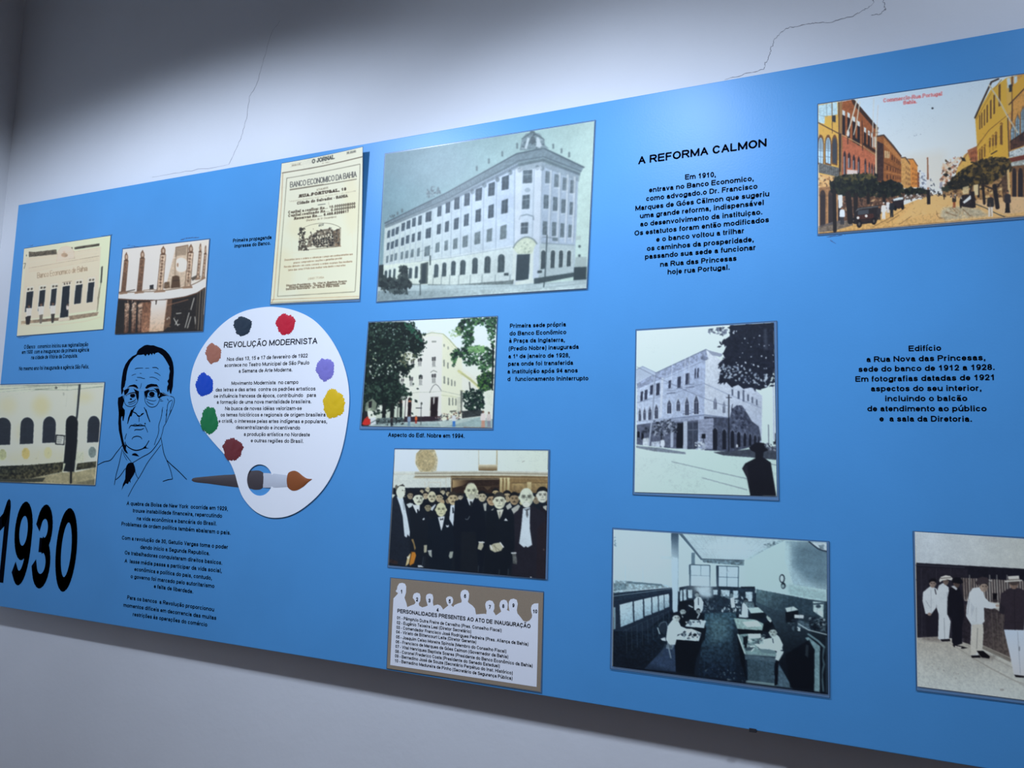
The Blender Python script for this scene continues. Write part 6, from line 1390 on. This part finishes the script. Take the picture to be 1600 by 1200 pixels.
# ---- 12. the numbered list: a brown card with a white silhouette sheet, lettered, in its own sleeve
def names_list():
    tf = crop(590, 890, 16/3.)
    sleeve = tf(106,64, 1388,181, 1371,1032, 75,825)
    q = onv(sleeve); c = q.mean(0)
    root = thing('names_list', (c[0], 0, q[:, 2].min()), 'brown card with white head silhouettes and a numbered list of ten names', 'list of names', None)
    sheet(root, sleeve, lambda u, v: .0010)
    f = Flat(); f.poly3(onv(tf(112,70, 1380,193, 1357,1018, 78,822), -.0014), .0003)
    f.build('backing_card', MATS.get('kraft') or kraft(), root)
    out = tf(105,795, 118,520, 132,240, 140,232, 165,205, 170,195, 155,186, 151,177, 161,165, 165,140, 180,115, 205,110, 228,118, 238,140, 237,190, 224,235, 240,280, 247,313, 275,300, 305,290, 316,276, 311,262, 301,245, 293,238, 296,215, 305,199, 328,192, 351,200, 358,225, 355,262, 342,283, 347,302, 372,315, 400,308, 418,299, 412,280, 405,256, 402,238, 405,215, 418,203, 437,200, 457,208, 464,235, 460,275, 466,303, 478,297, 500,291, 524,300, 540,322, 545,334, 570,314, 590,299, 580,285, 572,262, 570,240, 582,227, 600,222, 621,229, 630,250, 627,276, 613,297, 630,312, 641,295, 670,282, 698,274, 701,260, 693,235, 690,212, 694,189, 706,173, 728,167, 751,175, 763,200, 760,240, 752,268, 760,279, 790,300, 811,325, 820,374, 850,371, 890,368, 905,372, 909,345, 900,315, 897,288, 906,266, 932,255, 958,263, 973,290, 973,325, 964,348, 985,382, 1002,371, 1030,350, 1022,325, 1015,303, 1019,275, 1030,258, 1052,250, 1074,258, 1085,285, 1083,320, 1077,337, 1098,347, 1092,300, 1095,266, 1108,248, 1133,242, 1159,252, 1168,285, 1160,338, 1165,365, 1190,395, 1214,428, 1240,435, 1266,424, 1284,402, 1288,380, 1280,350, 1278,320, 1286,296, 1305,283, 1340,281, 1334,620, 1325,978)
    f = Flat(); f.poly3(onv(out, -.0017), .0002)
    f.build('silhouette_sheet', mat('list_paper', (.93, .93, .95, 1), .6, spec=.2), root)
    D = -.0021
    text_block('heading_text', tf, [('PERSONALIDADES PRESENTES AO ATO DE INAUGURAÇÃO', 163,358,1275,489)], 6.4, .19, D, root)
    nm = ('Pâmphilo Dutra Freire de Carvalho (Pres. Conselho Fiscal)', 'Eugênio Teixeira Leal (Diretor Secretário)', 'Comendador Francisco José Rodrigues Pedreira (Pres. Aliança da Bahia)', 'Viriato de Bittencourt Leite (Diretor Gerente)',
          'Joaquim Celso Moreira Spinola (Membro do Conselho Fiscal)', 'Francisco de Marques de Góes Calmon (Governador da Bahia)', 'Vital Henriques Baptista Soares (Presidente do Banco Econômico da Bahia)', 'Coronel Frederico Costa (Presidente do Senado Estadual)',
          'Bernadino José de Souza (Secretário Perpétuo do Inst. Histórico)', 'Bernadino Madureira de Pinho (Secretário de Segurança Pública)')
    ends = ((160,413,1033,520),(158,453,780,530),(155,492,1257,635),(153,530,822,617),(152,572,1073,695),(149,612,1089,740),(147,651,1292,815),(145,692,1018,817),(143,730,1126,875),(141,770,1124,920))
    text_block('names_text', tf, [('%02d - %s' % (i+1, n), *e) for i, (n, e) in enumerate(zip(nm, ends))], 5.2, .17, D, root)
    nums = ((199,182),(328,247),(431,257),(499,335),(600,263),(728,220),(934,310),(1047,303),(1131,297),(1311,347))
    for i, (x, y) in enumerate(nums):
        text_block('silhouette_number', tf, [(str(i+1), x-10*len(str(i+1)), y+16, x+10*len(str(i+1)), y+17)], 6.0, .2, D, root)
def kraft():
    m = mat('kraft', rgb(158, 140, 118), .7, spec=.2)
    nt = m.node_tree; n = nt.nodes.new('ShaderNodeTexNoise'); n.inputs['Scale'].default_value = 900; n.inputs['Detail'].default_value = 3
    r = nt.nodes.new('ShaderNodeMapRange'); r.inputs[3].default_value = .75; r.inputs[4].default_value = 1.2
    mx = nt.nodes.new('ShaderNodeMix'); mx.data_type = 'RGBA'; mx.blend_type = 'MULTIPLY'; mx.inputs[0].default_value = 1; mx.inputs[6].default_value = rgb(158, 140, 118)
    tc = nt.nodes.new('ShaderNodeTexCoord')
    nt.links.new(tc.outputs['Object'], n.inputs['Vector']); nt.links.new(n.outputs['Fac'], r.inputs[0]); nt.links.new(r.outputs[0], mx.inputs[7]); nt.links.new(mx.outputs[2], nt.nodes['Principled BSDF'].inputs['Base Color'])
    return m

# ------------------------------------------------------------------ the sheets on the panel
branch_photo = laminated(pic_branch(), 'laminated_photograph', 'cream photo of a low bank building, men standing at its windows, nearest the board corner', 'photograph',
          crop(0, 340, 40/9.)(170,214, 775,123, 721,779, 119,829), 1)
counter_photo = laminated(pic_counter(), 'laminated_photograph', 'brown photo of a curved counter with turned posts, just above the drawn portrait', 'photograph',
          crop(0, 340, 40/9.)(852,214, 1462,145, 1415,794, 800,812), 2)
laminated(pic_arches(), 'laminated_photograph', 'colour photo of a white building with round-headed dark openings, above the numeral 1930', 'photograph',
          crop(0, 580, 40/9.)(-18,90, 734,74, 664,797, -82,770), 3)
laminated(pic_newspaper(), 'newspaper_page', 'cream newspaper page headed O JORNAL with its top corner curling off the board', 'newspaper page',
          crop(350, 220, 4.446)(402,156, 997,58, 948,1118, 322,1142), 4, None, .0015, lambda u, v: .016*u*u*max(0, 1-v*1.15)**1.3)
laminated(pic_block(), 'laminated_photograph', 'largest grey-blue photo, of a four-storey corner block with a crowned cornice', 'photograph',
          crop(570, 180, 4)(126,240, 1445,30, 1395,1090, 72,1173), 5, amp=.0022)

laminated(pic_square(), 'laminated_photograph', 'bright colour photo of a white corner building between dark green street trees', 'photograph',
          crop(550, 470, 4)(103,130, 914,94, 884,808, 50,803), 6)
laminated(pic_group(), 'laminated_photograph', 'sepia group photo of men in dark suits, above the numbered list of names', 'photograph',
          crop(590, 680, 5.217)(140,106, 1408,117, 1390,1180, 83,1078), 7)
laminated(pic_corner(), 'laminated_photograph', 'tall black-and-white photo of an old corner building with a hatted figure below a tree', 'photograph',
          crop(970, 480, 3.75)(88,130, 917,79, 930,1136, 70,1100), 8)
street_card = laminated(pic_street(), 'laminated_postcard', 'tinted postcard of a tree-lined commercial street with early cars and red lettering', 'postcard',
          crop(1260, 100, 4.138)(72,258, 1790,4, 1790,975, 72,1112), 9)
laminated(pic_office(), 'laminated_photograph', 'dark blue-green photo of clerks at desks along an office aisle', 'photograph',
          crop(930, 800, 3.87)(105,94, 1418,176, 1422,1126, 92,948), 10, amp=.002)
laminated(pic_queue(), 'laminated_photograph', 'black-and-white photo of men in hats queueing at a panelled counter', 'photograph',
          crop(1400, 800, 3.75)(97,110, 1085,166, 1085,1168, 118,1046), 11)
names_list()

def residue(root, tf, strokes, seed):
    # old glue left on the board along a sheet's edge, one smear per stretch
    r = random.Random(seed)
    for x0, y0, x1, y1, n in strokes:
        fl = Flat()
        for i in range(n):
            t, u = r.random(), .1+r.random()*.35
            a = (x0+(x1-x0)*t, y0+(y1-y0)*t+r.uniform(-4, 4)); t2 = min(1, t+u)
            b = (x0+(x1-x0)*t2, y0+(y1-y0)*t2+r.uniform(-4, 4))
            fl.stroke3(onv(tf(*a, *b), -.0003-.00002*i), [r.uniform(.0004, .0011)]*2)
        o = fl.build('glue_residue', mat('old_glue', rgb(92, 124, 166), .8, spec=.1), root)
        o['label'] = 'dull old glue smear along the edge'
TCC = crop(0, 340, 40/9.)
residue(counter_photo, TCC, ((880,190,965,205,14),(1250,155,1300,143,16),(1290,142,1380,137,14),(800,816,880,808,5)), 5)
residue(branch_photo, TCC, ((180,198,230,192,7),(690,133,780,118,12),(125,838,215,826,8)), 6)
residue(street_card, crop(1260, 100, 4.138), ((120,1118,250,1102,12),(150,1135,190,1160,5)), 7)
